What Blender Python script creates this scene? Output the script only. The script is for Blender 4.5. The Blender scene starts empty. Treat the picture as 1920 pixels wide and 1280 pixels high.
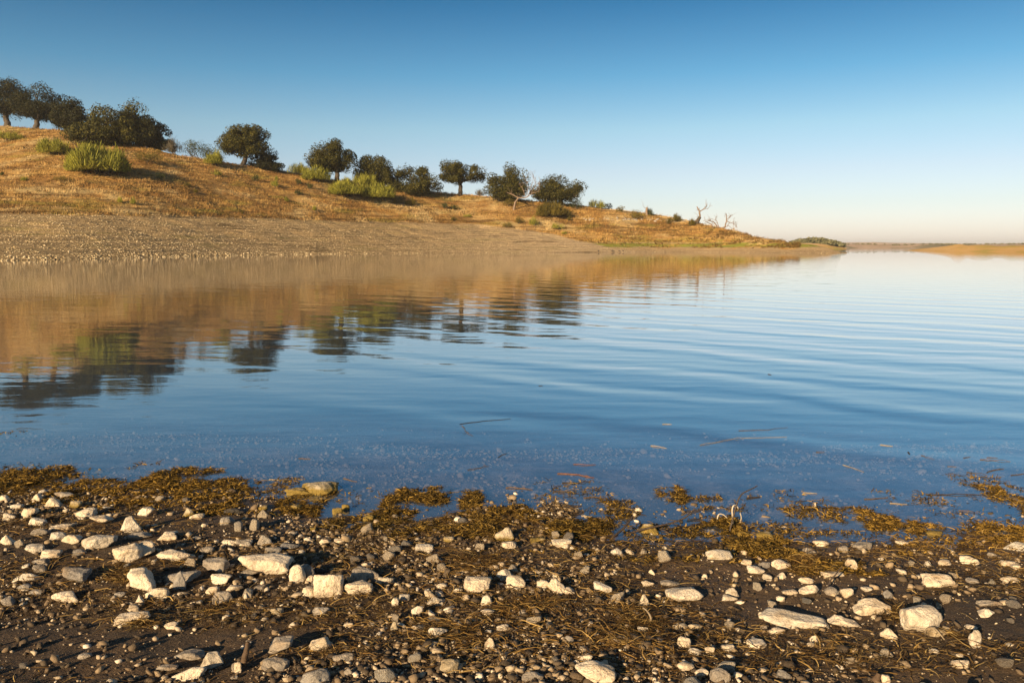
import bpy, bmesh, math
import numpy as np
from mathutils import Vector

# ------------------------------------------------------------------ camera, sky, sun, exposure
scene = bpy.context.scene
C = scene.collection
F = 1493.0                 # focal length in photograph pixels (1920 wide)
HORIZON = 462.0
PITCH = math.atan((640 - HORIZON) / F)
CAMZ = 1.4
cam_d = bpy.data.cameras.new("camera"); cam = bpy.data.objects.new("camera", cam_d); C.objects.link(cam)
cam_d.sensor_width = 36.0; cam_d.lens = 36.0 * F / 1920.0
cam_d.clip_start = 0.05; cam_d.clip_end = 20000
cam.location = (0, 0, CAMZ); cam.rotation_euler = (math.radians(90) - PITCH, 0, 0)
scene.camera = cam

SUN_EL = math.radians(17.0)
SUN_AZ = math.atan2(-0.54, -0.84)          # clockwise from +Y: behind the camera to the left
sun_dir = Vector((math.sin(SUN_AZ) * math.cos(SUN_EL), math.cos(SUN_AZ) * math.cos(SUN_EL), math.sin(SUN_EL)))
w = bpy.data.worlds.new("World"); scene.world = w; w.use_nodes = True
nt = w.node_tree; nt.nodes.clear()
sky = nt.nodes.new("ShaderNodeTexSky"); sky.sky_type = 'NISHITA'; sky.sun_disc = False
sky.sun_elevation = SUN_EL; sky.sun_rotation = SUN_AZ
sky.altitude = 150; sky.air_density = 1.0; sky.dust_density = 0.6; sky.ozone_density = 1.8
bg = nt.nodes.new("ShaderNodeBackground"); bg.inputs[1].default_value = 0.125
out = nt.nodes.new("ShaderNodeOutputWorld")
# air glow near the horizon against deep blue higher up by view elevation; unseen zenith made neutral so ambient light is less blue
tc = nt.nodes.new("ShaderNodeTexCoord"); sx = nt.nodes.new("ShaderNodeSeparateXYZ"); nt.links.new(tc.outputs["Generated"], sx.inputs[0])
el = nt.nodes.new("ShaderNodeValToRGB"); nt.links.new(sx.outputs[2], el.inputs[0])
for q, (p, c_) in enumerate([(0.0, (0.61, 0.585, 0.78)), (0.05, (0.52, 0.50, 0.585)), (0.09, (0.51, 0.48, 0.535)), (0.14, (0.43, 0.485, 0.50)), (0.20, (0.22, 0.395, 0.46)), (0.28, (0.08, 0.25, 0.345)), (0.48, (0.26, 0.30, 0.30)), (1.0, (0.32, 0.32, 0.30))]):
    if q > 1: el.color_ramp.elements.new(0.5)
    el.color_ramp.elements[q].position = p; el.color_ramp.elements[q].color = (*c_, 1)
mu = nt.nodes.new("ShaderNodeMix"); mu.data_type = 'RGBA'; mu.blend_type = 'MULTIPLY'; mu.inputs[0].default_value = 1.0
nt.links.new(sky.outputs[0], mu.inputs[6]); nt.links.new(el.outputs[0], mu.inputs[7])
nt.links.new(mu.outputs[2], bg.inputs[0]); nt.links.new(bg.outputs[0], out.inputs[0])
ld = bpy.data.lights.new("sun", 'SUN'); ld.energy = 5.0; ld.angle = math.radians(0.5); ld.color = (1.0, 0.73, 0.42)
sun = bpy.data.objects.new("sun", ld); C.objects.link(sun)
sun.rotation_euler = sun_dir.to_track_quat('Z', 'Y').to_euler()
scene.view_settings.view_transform = 'Standard'; scene.view_settings.look = 'None'
scene.view_settings.gamma = 1.0; scene.view_settings.exposure = 0.95
scene.view_settings.use_curve_mapping = False
scene.cycles.max_bounces = 6; scene.cycles.transparent_max_bounces = 12
scene.cycles.volume_bounces = 1

rng = np.random.default_rng(7)

# ------------------------------------------------------------------ numeric helpers
def _hash(i, j, k, s):
    h = (i * 374761393 + j * 668265263 + k * 1274126177 + s * 974634777) & 0xffffffff
    h = ((h ^ (h >> 13)) * 1103515245) & 0xffffffff
    h = ((h ^ (h >> 15)) * 12345677) & 0xffffffff
    return ((h ^ (h >> 16)) & 0xffff) / 32767.5 - 1.0

def vnoise(x, y, z=0.0, s=0):
    x = np.asarray(x, float); y = np.asarray(y, float); z = np.zeros_like(x) + z
    i = np.floor(x).astype(np.int64); j = np.floor(y).astype(np.int64); k = np.floor(z).astype(np.int64)
    a = x - i; b = y - j; c = z - k
    a = a * a * (3 - 2 * a); b = b * b * (3 - 2 * b); c = c * c * (3 - 2 * c)
    r = 0
    for di in (0, 1):
        for dj in (0, 1):
            for dk in (0, 1):
                wgt = (a if di else 1 - a) * (b if dj else 1 - b) * (c if dk else 1 - c)
                r = r + wgt * _hash(i + di, j + dj, k + dk, s)
    return r

def fbm(x, y, z=0.0, o=4, s=0):
    r = 0; amp = 0.5; f = 1.0
    for q in range(o):
        r = r + amp * vnoise(np.asarray(x) * f, np.asarray(y) * f, np.asarray(z) * f, s + q); amp *= 0.5; f *= 2.03
    return r

def sstep(a, b, x):
    t = np.clip((np.asarray(x, float) - a) / (b - a), 0, 1); return t * t * (3 - 2 * t)

def ray(px, py):
    u = (px - 960) / F; v = -(py - 640) / F
    c, s = math.cos(PITCH), math.sin(PITCH)
    return np.array([u, c + v * s, v * c - s])

def make_mesh(name, V, faces, mat=None, smooth=False):
    """faces: (N,k) int array, or a list of such arrays"""
    if not isinstance(faces, list): faces = [faces]
    faces = [np.asarray(f, np.int32) for f in faces if len(f)]
    me = bpy.data.meshes.new(name)
    V = np.asarray(V, np.float32)
    me.vertices.add(len(V)); me.vertices.foreach_set("co", V.ravel())
    nl = sum(f.size for f in faces); npoly = sum(len(f) for f in faces)
    me.loops.add(nl); me.loops.foreach_set("vertex_index", np.concatenate([f.ravel() for f in faces]))
    tot = np.concatenate([np.full(len(f), f.shape[1], np.int32) for f in faces])
    me.polygons.add(npoly)
    me.polygons.foreach_set("loop_start", np.concatenate([[0], np.cumsum(tot)[:-1]]).astype(np.int32))
    me.polygons.foreach_set("loop_total", tot)
    if smooth: me.polygons.foreach_set("use_smooth", np.ones(npoly, bool))
    me.update(calc_edges=True)
    if mat: me.materials.append(mat)
    return me

def link(name, me, parent=None, loc=None):
    o = bpy.data.objects.new(name, me); C.objects.link(o)
    if parent: o.parent = parent
    if loc is not None: o.location = loc
    return o

def tag(o, label=None, cat=None, group=None, kind=None):
    if label: o["label"] = label
    if cat: o["category"] = cat
    if group: o["group"] = group
    if kind: o["kind"] = kind
    return o

def empty(name, loc, label, cat, group=None):
    o = bpy.data.objects.new(name, None); C.objects.link(o); o.location = loc
    o.empty_display_size = 0.1
    return tag(o, label, cat, group)

# ------------------------------------------------------------------ material helpers
def new_mat(name):
    m = bpy.data.materials.new(name); m.use_nodes = True
    n = m.node_tree.nodes; b = n["Principled BSDF"]
    return m, m.node_tree, b

def N(t, typ, **kw):
    n = t.nodes.new(typ)
    for k, v in kw.items():
        if k.startswith('i_'): n.inputs[k[2:].replace('_', ' ')].default_value = v
        else: setattr(n, k, v)
    return n

def noise(t, scale, detail=4, rough=0.55, vec=None, dist=0.0):
    n = t.nodes.new("ShaderNodeTexNoise")
    n.inputs["Scale"].default_value = scale; n.inputs["Detail"].default_value = detail
    n.inputs["Roughness"].default_value = rough; n.inputs["Distortion"].default_value = dist
    if vec is not None: t.links.new(vec, n.inputs["Vector"])
    return n.outputs["Fac"]

def ramp(t, fac, stops, interp='LINEAR'):
    r = t.nodes.new("ShaderNodeValToRGB"); r.color_ramp.interpolation = interp
    e = r.color_ramp.elements
    while len(e) < len(stops): e.new(0.5)
    for q, (p, c) in enumerate(stops):
        e[q].position = p
        e[q].color = (c, c, c, 1) if isinstance(c, (int, float)) else (*c, 1)
    t.links.new(fac, r.inputs[0]); return r.outputs[0]

def mixc(t, fac, a, b, mode='MIX'):
    m = t.nodes.new("ShaderNodeMix"); m.data_type = 'RGBA'; m.blend_type = mode
    for sock, v in ((m.inputs[0], fac), (m.inputs[6], a), (m.inputs[7], b)):
        if isinstance(v, (int, float)): sock.default_value = v
        elif isinstance(v, tuple): sock.default_value = (*v, 1)
        else: t.links.new(v, sock)
    return m.outputs[2]

def math_(t, op, a, b=0.0, c=None):
    m = t.nodes.new("ShaderNodeMath"); m.operation = op
    for q, v in enumerate((a, b, c)):
        if v is None: continue
        if isinstance(v, (int, float)): m.inputs[q].default_value = v
        else: t.links.new(v, m.inputs[q])
    return m.outputs[0]

def objco(t, scale=(1, 1, 1)):
    tc = t.nodes.new("ShaderNodeTexCoord"); mp = t.nodes.new("ShaderNodeMapping")
    mp.inputs["Scale"].default_value = scale
    t.links.new(tc.outputs["Object"], mp.inputs[0]); return mp.outputs[0]

def worldpos(t, scale=(1, 1, 1)):
    g = t.nodes.new("ShaderNodeNewGeometry"); mp = t.nodes.new("ShaderNodeMapping")
    mp.inputs["Scale"].default_value = scale
    t.links.new(g.outputs["Position"], mp.inputs[0]); return mp.outputs[0]

def bump(t, b, h, dist, strength=1.0):
    n = t.nodes.new("ShaderNodeBump"); n.inputs["Distance"].default_value = dist
    n.inputs["Strength"].default_value = strength
    t.links.new(h, n.inputs["Height"]); t.links.new(n.outputs[0], b.inputs["Normal"]); return n

def island(t):
    g = t.nodes.new("ShaderNodeNewGeometry"); return g.outputs["Random Per Island"]

M = {}
# limestone of the individual rocks
def rock_mat(name, lo, mid, hi, wet=None):
    m, t, b = new_mat(name)
    P = objco(t)
    oi = t.nodes.new("ShaderNodeObjectInfo")
    ad = t.nodes.new("ShaderNodeVectorMath"); ad.operation = 'ADD'
    t.links.new(P, ad.inputs[0]); t.links.new(oi.outputs["Random"], ad.inputs[1]); P = ad.outputs[0]
    base = ramp(t, noise(t, 14, 6, 0.62, P), [(0.30, lo), (0.47, mid), (0.66, hi)])
    stain = ramp(t, noise(t, 45, 5, 0.7, P, 0.6), [(0.36, 1.0), (0.46, 0.0)])
    base = mixc(t, math_(t, 'MULTIPLY', stain, 0.5), base, (lo[0] * 0.5, lo[1] * 0.45, lo[2] * 0.4))
    rust = ramp(t, noise(t, 9, 3, 0.5, P, 0.3), [(0.56, 0.0), (0.70, 1.0)])
    base = mixc(t, math_(t, 'MULTIPLY', rust, 0.4), base, (0.36, 0.23, 0.11))
    tint = ramp(t, oi.outputs["Random"], [(0.0, (0.80, 0.82, 0.84)), (0.35, (1, 0.97, 0.92)), (0.7, (1.0, 0.95, 0.87)), (1.0, (0.86, 0.80, 0.72))])
    base = mixc(t, 1.0, base, tint, 'MULTIPLY')
    if wet:
        g = t.nodes.new("ShaderNodeNewGeometry"); sp = t.nodes.new("ShaderNodeSeparateXYZ")
        t.links.new(g.outputs["Position"], sp.inputs[0])
        zz = math_(t, 'ADD', sp.outputs[2], math_(t, 'MULTIPLY', noise(t, 20, 3, 0.5, P), 0.05))
        base = mixc(t, ramp(t, zz, [(0.055, 1.0), (0.075, 0.0)]), base, wet)
    t.links.new(base, b.inputs["Base Color"])
    b.inputs["Roughness"].default_value = 0.85; b.inputs["Specular IOR Level"].default_value = 0.25
    h = math_(t, 'ADD', noise(t, 60, 8, 0.68, P), math_(t, 'MULTIPLY', noise(t, 16, 3, 0.5, P), 1.5))
    bump(t, b, h, 0.018)
    return m
M['w'] = rock_mat("white_limestone", (0.46, 0.39, 0.30), (0.72, 0.63, 0.51), (0.86, 0.78, 0.66))
M['g'] = rock_mat("grey_limestone", (0.20, 0.18, 0.16), (0.33, 0.30, 0.27), (0.45, 0.42, 0.38))
M['y'] = rock_mat("algae_stained_limestone", (0.34, 0.27, 0.17), (0.52, 0.43, 0.30), (0.66, 0.58, 0.46), (0.24, 0.17, 0.045))
M['d'] = rock_mat("dark_slate_stone", (0.05, 0.045, 0.04), (0.08, 0.07, 0.062), (0.12, 0.11, 0.10))

# pebbles: colour per stone
m, t, b = new_mat("pebble_mix")
P = worldpos(t)
col = ramp(t, island(t), [(0.0, (0.03, 0.022, 0.015)), (0.3, (0.09, 0.068, 0.045)), (0.55, (0.17, 0.12, 0.072)), (0.76, (0.32, 0.24, 0.15)), (0.90, (0.56, 0.46, 0.33)), (1.0, (0.76, 0.68, 0.56))])
col = mixc(t, ramp(t, noise(t, 90, 3, 0.6, P), [(0.4, 0.0), (0.7, 0.5)]), col, (0.10, 0.07, 0.045))
sz = t.nodes.new("ShaderNodeSeparateXYZ"); t.links.new(P, sz.inputs[0])      # silt settled on the stones under water
col = mixc(t, ramp(t, math_(t, 'MULTIPLY', sz.outputs[2], -1.0), [(0.004, 0.0), (0.02, 0.84)]), col, (0.24, 0.195, 0.175))
t.links.new(col, b.inputs["Base Color"]); b.inputs["Roughness"].default_value = 0.8
b.inputs["Specular IOR Level"].default_value = 0.3
bump(t, b, noise(t, 260, 4, 0.6, P), 0.002); M['pebble'] = m

# dark shore mud, wet near the water
m, t, b = new_mat("shore_mud")
P = worldpos(t)
col = ramp(t, noise(t, 1.3, 5, 0.6, P), [(0.3, (0.030, 0.016, 0.007)), (0.5, (0.066, 0.038, 0.017)), (0.72, (0.125, 0.074, 0.034))])
grit = ramp(t, noise(t, 190, 3, 0.7, P), [(0.56, 0.0), (0.70, 1.0)])
col = mixc(t, math_(t, 'MULTIPLY', grit, 0.7), col, (0.30, 0.23, 0.15))
col = mixc(t, ramp(t, noise(t, 5, 4, 0.6, P, 0.5), [(0.5, 0.0), (0.65, 0.6)]), col, (0.085, 0.052, 0.024))
g = t.nodes.new("ShaderNodeSeparateXYZ"); t.links.new(P, g.inputs[0])
silt = ramp(t, noise(t, 3.5, 7, 0.8, P), [(0.40, (0.09, 0.072, 0.064)), (0.50, (0.22, 0.18, 0.165)), (0.60, (0.44, 0.36, 0.34))])
silt = mixc(t, ramp(t, math_(t, 'MULTIPLY', g.outputs[2], -1.0), [(0.12, 0.0), (0.9, 1.0)]), silt, (0.02, 0.022, 0.022))  # darker with depth: light lost in deep water put into the bed colour
col = mixc(t, ramp(t, math_(t, 'MULTIPLY', g.outputs[2], -1.0), [(0.008, 0.0), (0.03, 1.0)]), col, silt)
t.links.new(col, b.inputs["Base Color"])
t.links.new(ramp(t, math_(t, 'ADD', g.outputs[2], math_(t, 'MULTIPLY', noise(t, 6, 3, 0.5, P), 0.03)), [(0.01, 0.35), (0.05, 0.9)]), b.inputs["Roughness"])
h = math_(t, 'ADD', noise(t, 120, 5, 0.7, P), math_(t, 'MULTIPLY', noise(t, 22, 4, 0.6, P), 2.5))
bump(t, b, h, 0.012); M['mud'] = m

# water
def water_mat():
    m, t, b = new_mat("lake_water"); t.nodes.remove(b)
    o = t.nodes["Material Output"]
    P = worldpos(t)
    sp = t.nodes.new("ShaderNodeSeparateXYZ"); t.links.new(P, sp.inputs[0]); X, Y = sp.outputs[0], sp.outputs[1]
    warp = math_(t, 'SUBTRACT', noise(t, 0.35, 3, 0.5, P), 0.5)
    warp2 = math_(t, 'SUBTRACT', noise(t, 1.1, 2, 0.5, P), 0.5)
    tot = None
    for (ang, lam, amp, wf) in ((-0.66, 1.05, 0.0032, 9.0), (-0.55, 0.62, 0.0013, 12.0), (-0.78, 1.7, 0.0040, 6.0), (-0.15, 0.36, 0.00045, 12.0)):
        dx, dy = math.sin(-ang), math.cos(ang); k = 2 * math.pi / lam
        ph = math_(t, 'ADD', math_(t, 'MULTIPLY', X, dx * k), math_(t, 'MULTIPLY', Y, dy * k))
        ph = math_(t, 'ADD', ph, math_(t, 'MULTIPLY', warp, wf))
        ph = math_(t, 'ADD', ph, math_(t, 'MULTIPLY', warp2, wf * 0.25))
        s = math_(t, 'MULTIPLY', math_(t, 'SINE', ph), amp)
        tot = s if tot is None else math_(t, 'ADD', tot, s)
    # calmer to the left (sheltered by the bank) and along the near shore
    q = math_(t, 'DIVIDE', X, math_(t, 'ADD', math_(t, 'ABSOLUTE', Y), 4.0))
    side = ramp(t, math_(t, 'ADD', math_(t, 'MULTIPLY', q, 0.8), 0.5), [(0.10, 0.12), (0.36, 0.35), (0.55, 0.9), (0.8, 0.9)])
    near = ramp(t, math_(t, 'MULTIPLY', Y, 0.1), [(0.42, 0.25), (0.9, 1.0)])
    far = ramp(t, math_(t, 'MULTIPLY', Y, 0.01), [(0.10, 1.0), (0.30, 0.5), (0.8, 0.12)])
    tot = math_(t, 'MULTIPLY', math_(t, 'MULTIPLY', tot, 0.62), math_(t, 'MULTIPLY', math_(t, 'MULTIPLY', side, far), near))
    Pf = worldpos(t, (1, 2.6, 1))
    tot = math_(t, 'ADD', tot, math_(t, 'MULTIPLY', math_(t, 'MULTIPLY', noise(t, 3.0, 3, 0.5, Pf), 0.0009), far))
    tot = math_(t, 'ADD', tot, math_(t, 'MULTIPLY', math_(t, 'MULTIPLY', noise(t, 0.5, 2, 0.5, Pf), 0.004), far))
    Pl = worldpos(t, (0.25, 1, 1))
    tot = math_(t, 'ADD', tot, math_(t, 'MULTIPLY', math_(t, 'MULTIPLY', noise(t, 1.4, 3, 0.55, Pl), 0.0045), near))
    bn = t.nodes.new("ShaderNodeBump"); bn.inputs["Distance"].default_value = 1.0
    t.links.new(tot, bn.inputs["Height"])
    gl = t.nodes.new("ShaderNodeBsdfGlossy"); gl.inputs["Roughness"].default_value = 0.0
    gl.inputs["Color"].default_value = (0.97, 0.98, 1.0, 1); t.links.new(bn.outputs[0], gl.inputs["Normal"])
    tr = t.nodes.new("ShaderNodeBsdfTransparent"); tr.inputs[0].default_value = (0.80, 0.83, 0.88, 1)
    df = t.nodes.new("ShaderNodeBsdfDiffuse"); df.inputs[0].default_value = (0.22, 0.33, 0.46, 1)
    m0 = t.nodes.new("ShaderNodeMixShader"); m0.inputs[0].default_value = 0.15
    t.links.new(tr.outputs[0], m0.inputs[1]); t.links.new(df.outputs[0], m0.inputs[2])
    # Schlick reflectance, the same from both sides, so that sunlight reaches the lake bed
    ge = t.nodes.new("ShaderNodeNewGeometry"); dt = t.nodes.new("ShaderNodeVectorMath"); dt.operation = 'DOT_PRODUCT'
    t.links.new(ge.outputs["Incoming"], dt.inputs[0]); t.links.new(bn.outputs[0], dt.inputs[1])
    om = math_(t, 'SUBTRACT', 1.0, math_(t, 'MINIMUM', math_(t, 'ABSOLUTE', dt.outputs["Value"]), 1.0))
    f2 = math_(t, 'MINIMUM', math_(t, 'ADD', math_(t, 'MULTIPLY', math_(t, 'POWER', om, 4.0), 0.92), 0.15), 1.0)
    mx = t.nodes.new("ShaderNodeMixShader"); t.links.new(f2, mx.inputs[0])
    t.links.new(m0.outputs[0], mx.inputs[1]); t.links.new(gl.outputs[0], mx.inputs[2])
    t.links.new(mx.outputs[0], o.inputs[0]); return m
M['water'] = water_mat()

def foliage(name, stops, trans=0.25, rough=0.7):
    m, t, b = new_mat(name)
    col = ramp(t, island(t), stops)
    col = mixc(t, 0.6, col, ramp(t, noise(t, 0.6, 3, 0.5, worldpos(t)), [(0.35, (0.55, 0.6, 0.6)), (0.65, (1.25, 1.2, 1.0))]), 'MULTIPLY')
    t.links.new(col, b.inputs["Base Color"]); b.inputs["Roughness"].default_value = rough
    b.inputs["Specular IOR Level"].default_value = 0.2
    tl = t.nodes.new("ShaderNodeBsdfTranslucent"); t.links.new(col, tl.inputs[0])
    mx = t.nodes.new("ShaderNodeMixShader"); mx.inputs[0].default_value = trans
    t.links.new(b.outputs[0], mx.inputs[1]); t.links.new(tl.outputs[0], mx.inputs[2])
    t.links.new(mx.outputs[0], t.nodes["Material Output"].inputs[0]); return m
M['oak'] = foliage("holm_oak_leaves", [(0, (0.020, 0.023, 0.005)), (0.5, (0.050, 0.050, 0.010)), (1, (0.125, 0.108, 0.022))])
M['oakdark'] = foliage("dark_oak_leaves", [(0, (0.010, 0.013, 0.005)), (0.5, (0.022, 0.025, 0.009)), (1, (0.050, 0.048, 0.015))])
M['broom'] = foliage("broom_stems", [(0, (0.06, 0.060, 0.012)), (0.4, (0.23, 0.235, 0.03)), (1, (0.48, 0.46, 0.085))], 0.3)
M['olive'] = foliage("olive_scrub_leaves", [(0, (0.09, 0.075, 0.012)), (0.5, (0.15, 0.12, 0.022)), (1, (0.22, 0.17, 0.04))], 0.3)
M['scrub'] = foliage("dark_scrub_leaves", [(0, (0.035, 0.045, 0.012)), (0.5, (0.06, 0.07, 0.018)), (1, (0.10, 0.11, 0.03))], 0.25)
M['grey'] = foliage("dry_grey_twigs", [(0, (0.06, 0.052, 0.04)), (1, (0.15, 0.13, 0.10))], 0.1)
M['straw'] = foliage("dry_straw", [(0, (0.035, 0.02, 0.008)), (0.45, (0.12, 0.065, 0.02)), (0.75, (0.30, 0.18, 0.055)), (1, (0.55, 0.38, 0.15))], 0.2)
M['weed'] = foliage("washed_up_waterweed", [(0, (0.014, 0.010, 0.003)), (0.35, (0.075, 0.044, 0.010)), (0.65, (0.22, 0.135, 0.026)), (1, (0.52, 0.33, 0.08))], 0.25)
def plain(name, a, bcol, sc=8, rough=0.8, bd=0.004):
    m, t, b = new_mat(name); P = objco(t)
    t.links.new(ramp(t, noise(t, sc, 5, 0.6, P), [(0.3, a), (0.7, bcol)]), b.inputs["Base Color"])
    b.inputs["Roughness"].default_value = rough; bump(t, b, noise(t, sc * 4, 4, 0.6, P), bd); return m
M['bark'] = plain("oak_bark", (0.035, 0.027, 0.02), (0.10, 0.08, 0.06), 3, 0.9, 0.03)
M['deadwood'] = plain("bleached_dead_wood", (0.12, 0.085, 0.06), (0.28, 0.20, 0.145), 3, 0.85, 0.02)
M['twig'] = plain("brown_twig", (0.05, 0.03, 0.017), (0.13, 0.08, 0.045), 30)
M['twigpale'] = plain("pale_bleached_stem", (0.16, 0.12, 0.08), (0.34, 0.27, 0.18), 30)
M['twigred'] = plain("reddish_cane", (0.08, 0.026, 0.015), (0.16, 0.07, 0.04), 30)
M['stemwhite'] = plain("white_bleached_stem", (0.40, 0.34, 0.26), (0.62, 0.55, 0.44), 30)
M['twigdark'] = plain("dark_wet_twig", (0.02, 0.013, 0.01), (0.06, 0.04, 0.028), 30, 0.5)

# ------------------------------------------------------------------ far peninsula: height as a function of place
KP = F / math.cos(PITCH)
def colpx(X, Y): return 960 + KP * X / np.maximum(Y, 1e-3)
SH = np.array([(-1200, 500), (-400, 495), (0, 489), (150, 486), (300, 482), (420, 479), (600, 476.5), (820, 474.5), (960, 473.8), (1100, 473.4), (1165, 473.0), (1230, 472.7), (1300, 472.8), (1450, 474), (1540, 474.8), (1585, 475.2)], float)
GR = np.array([(-1200, 455), (-700, 430), (-350, 404), (0, 400), (200, 403), (400, 408), (560, 411), (780, 418), (895, 421), (986, 430), (1043, 441), (1112, 456), (1170, 470), (1210, 471.8), (1400, 472.4), (1585, 474.9)], float)
RG = np.array([(-1200, 445), (-700, 400), (-350, 300), (-160, 236), (0, 234), (117, 242), (220, 262), (290, 277), (350, 291), (437, 304), (534, 317), (614, 334), (732, 349), (826, 360), (908, 367), (1000, 375), (1078, 383), (1124, 388), (1170, 394), (1224, 402), (1289, 412), (1320, 421), (1368, 431), (1400, 439), (1421, 446), (1453, 451), (1486, 455), (1530, 460), (1550, 464.5), (1572, 473), (1585, 475.6)], float)
S1 = np.array([(-400, .12), (0, .125), (300, .15), (600, .16), (900, .15), (1165, .16), (1400, .15), (1585, .08)], float)
S2 = np.array([(-400, .25), (0, .26), (300, .36), (600, .44), (900, .46), (1200, .34), (1400, .20), (1585, .10)], float)
def kel(py):       # tangent of elevation (per metre of Y) for a picture row
    v = -(np.asarray(py, float) - 640) / F; c, s = math.cos(PITCH), math.sin(PITCH)
    return (v * c - s) / (c + v * s)
def knots(px):
    px = np.asarray(px, float); sh = sum(np.interp(px + q_ * (1 - .8 * sstep(900, 1200, px)), SH[:, 0], SH[:, 1]) for q_ in (-130, -85, -40, 0, 40, 85, 130)) / 7; gr = np.interp(px, GR[:, 0], GR[:, 1]); rg = np.interp(px, RG[:, 0], RG[:, 1])
    s1 = np.interp(px, S1[:, 0], S1[:, 1]); s2 = np.interp(px, S2[:, 0], S2[:, 1])
    d0 = CAMZ / -kel(sh)
    # the whole front is described by two slopes; row where the slope changes is the gravel top on the left,
    # and a fixed share of the way up on the right
    brk = np.where(px < 900, gr, 0)
    share = sh + (rg - sh) * 0.42
    wgt = sstep(840, 1000, px); brk = gr * (1 - wgt) + share * wgt
    brk = np.minimum(brk, sh - 0.4)
    k1 = kel(brk); d1 = (CAMZ + s1 * d0) / (s1 - k1); z1 = s1 * (d1 - d0)
    k2 = kel(np.minimum(rg, sh - 0.8)); d2 = (CAMZ - z1 + s2 * d1) / (s2 - k2); z2 = z1 + s2 * (d2 - d1)
    d2 = np.maximum(d2, d1 + 2); return d0, d1, z1, d2, z2
def pen_raw(px, Y):
    d0, d1, z1, d2, z2 = knots(px)
    z = np.where(Y < d0, -0.09 * (d0 - Y),
        np.where(Y < d1, z1 * (Y - d0) / (d1 - d0),
        np.where(Y < d2, z1 + (z2 - z1) * (Y - d1) / (d2 - d1),
                 z2 * (1 - 0.02 * sstep(0, 40, Y - d2)) - np.maximum(0, Y - d2 - 30) * 0.12)))
    return z
def pen_z(X, Y):
    X = np.asarray(X, float); Y = np.asarray(Y, float)
    px = colpx(X, Y); px = np.clip(px, -1150, 1586)
    z = (pen_raw(px, Y - 3) + 2 * pen_raw(px, Y) + pen_raw(px, Y + 3)) / 4
    z0 = pen_raw(px, Y); z = np.where(z0 < 1.2, z0, z)
    d0, d1, z1, d2, z2 = knots(px)
    up = sstep(0.3, 4, z) * (1 - 0.75 * sstep(-8, 2, Y - d2) * (1 - sstep(10, 30, Y - d2)))
    z = z + up * (fbm(X / 14, Y / 9, 0, 4, 3) * .8 + fbm(X / 3, Y / 2.2, 0, 3, 9) * 0.35)
    # old waterline terraces on the lower bank
    z = z + 0.05 * np.sin(z * 8 + 1.2 * fbm(X / 20, Y / 20, 0, 2, 4)) * sstep(0.15, 0.6, z) * (1 - sstep(3, 5, z))
    z = z + 0.03 * fbm(X / 1.2, Y / 1.0, 0, 2, 21) * sstep(-0.2, 0.3, z)
    return np.maximum(z, -6)
def pen_hit(px, py):
    r = ray(px, py); cp = 960 + KP * r[0] / r[1]
    d0, d1, z1, d2, z2 = knots(np.array([cp]))
    Ys = np.arange(d0[0] - 0.5, d2[0] + 4, 0.25)
    zr = CAMZ + r[2] / r[1] * Ys; zt = pen_z(r[0] / r[1] * Ys, Ys)
    idx = np.where(zt >= zr)[0]
    Y = Ys[idx[0]] if len(idx) else d2[0] + 1.0
    X = r[0] / r[1] * Y
    return np.array([X, Y, float(pen_z(np.array([X]), np.array([Y]))[0])])

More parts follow.
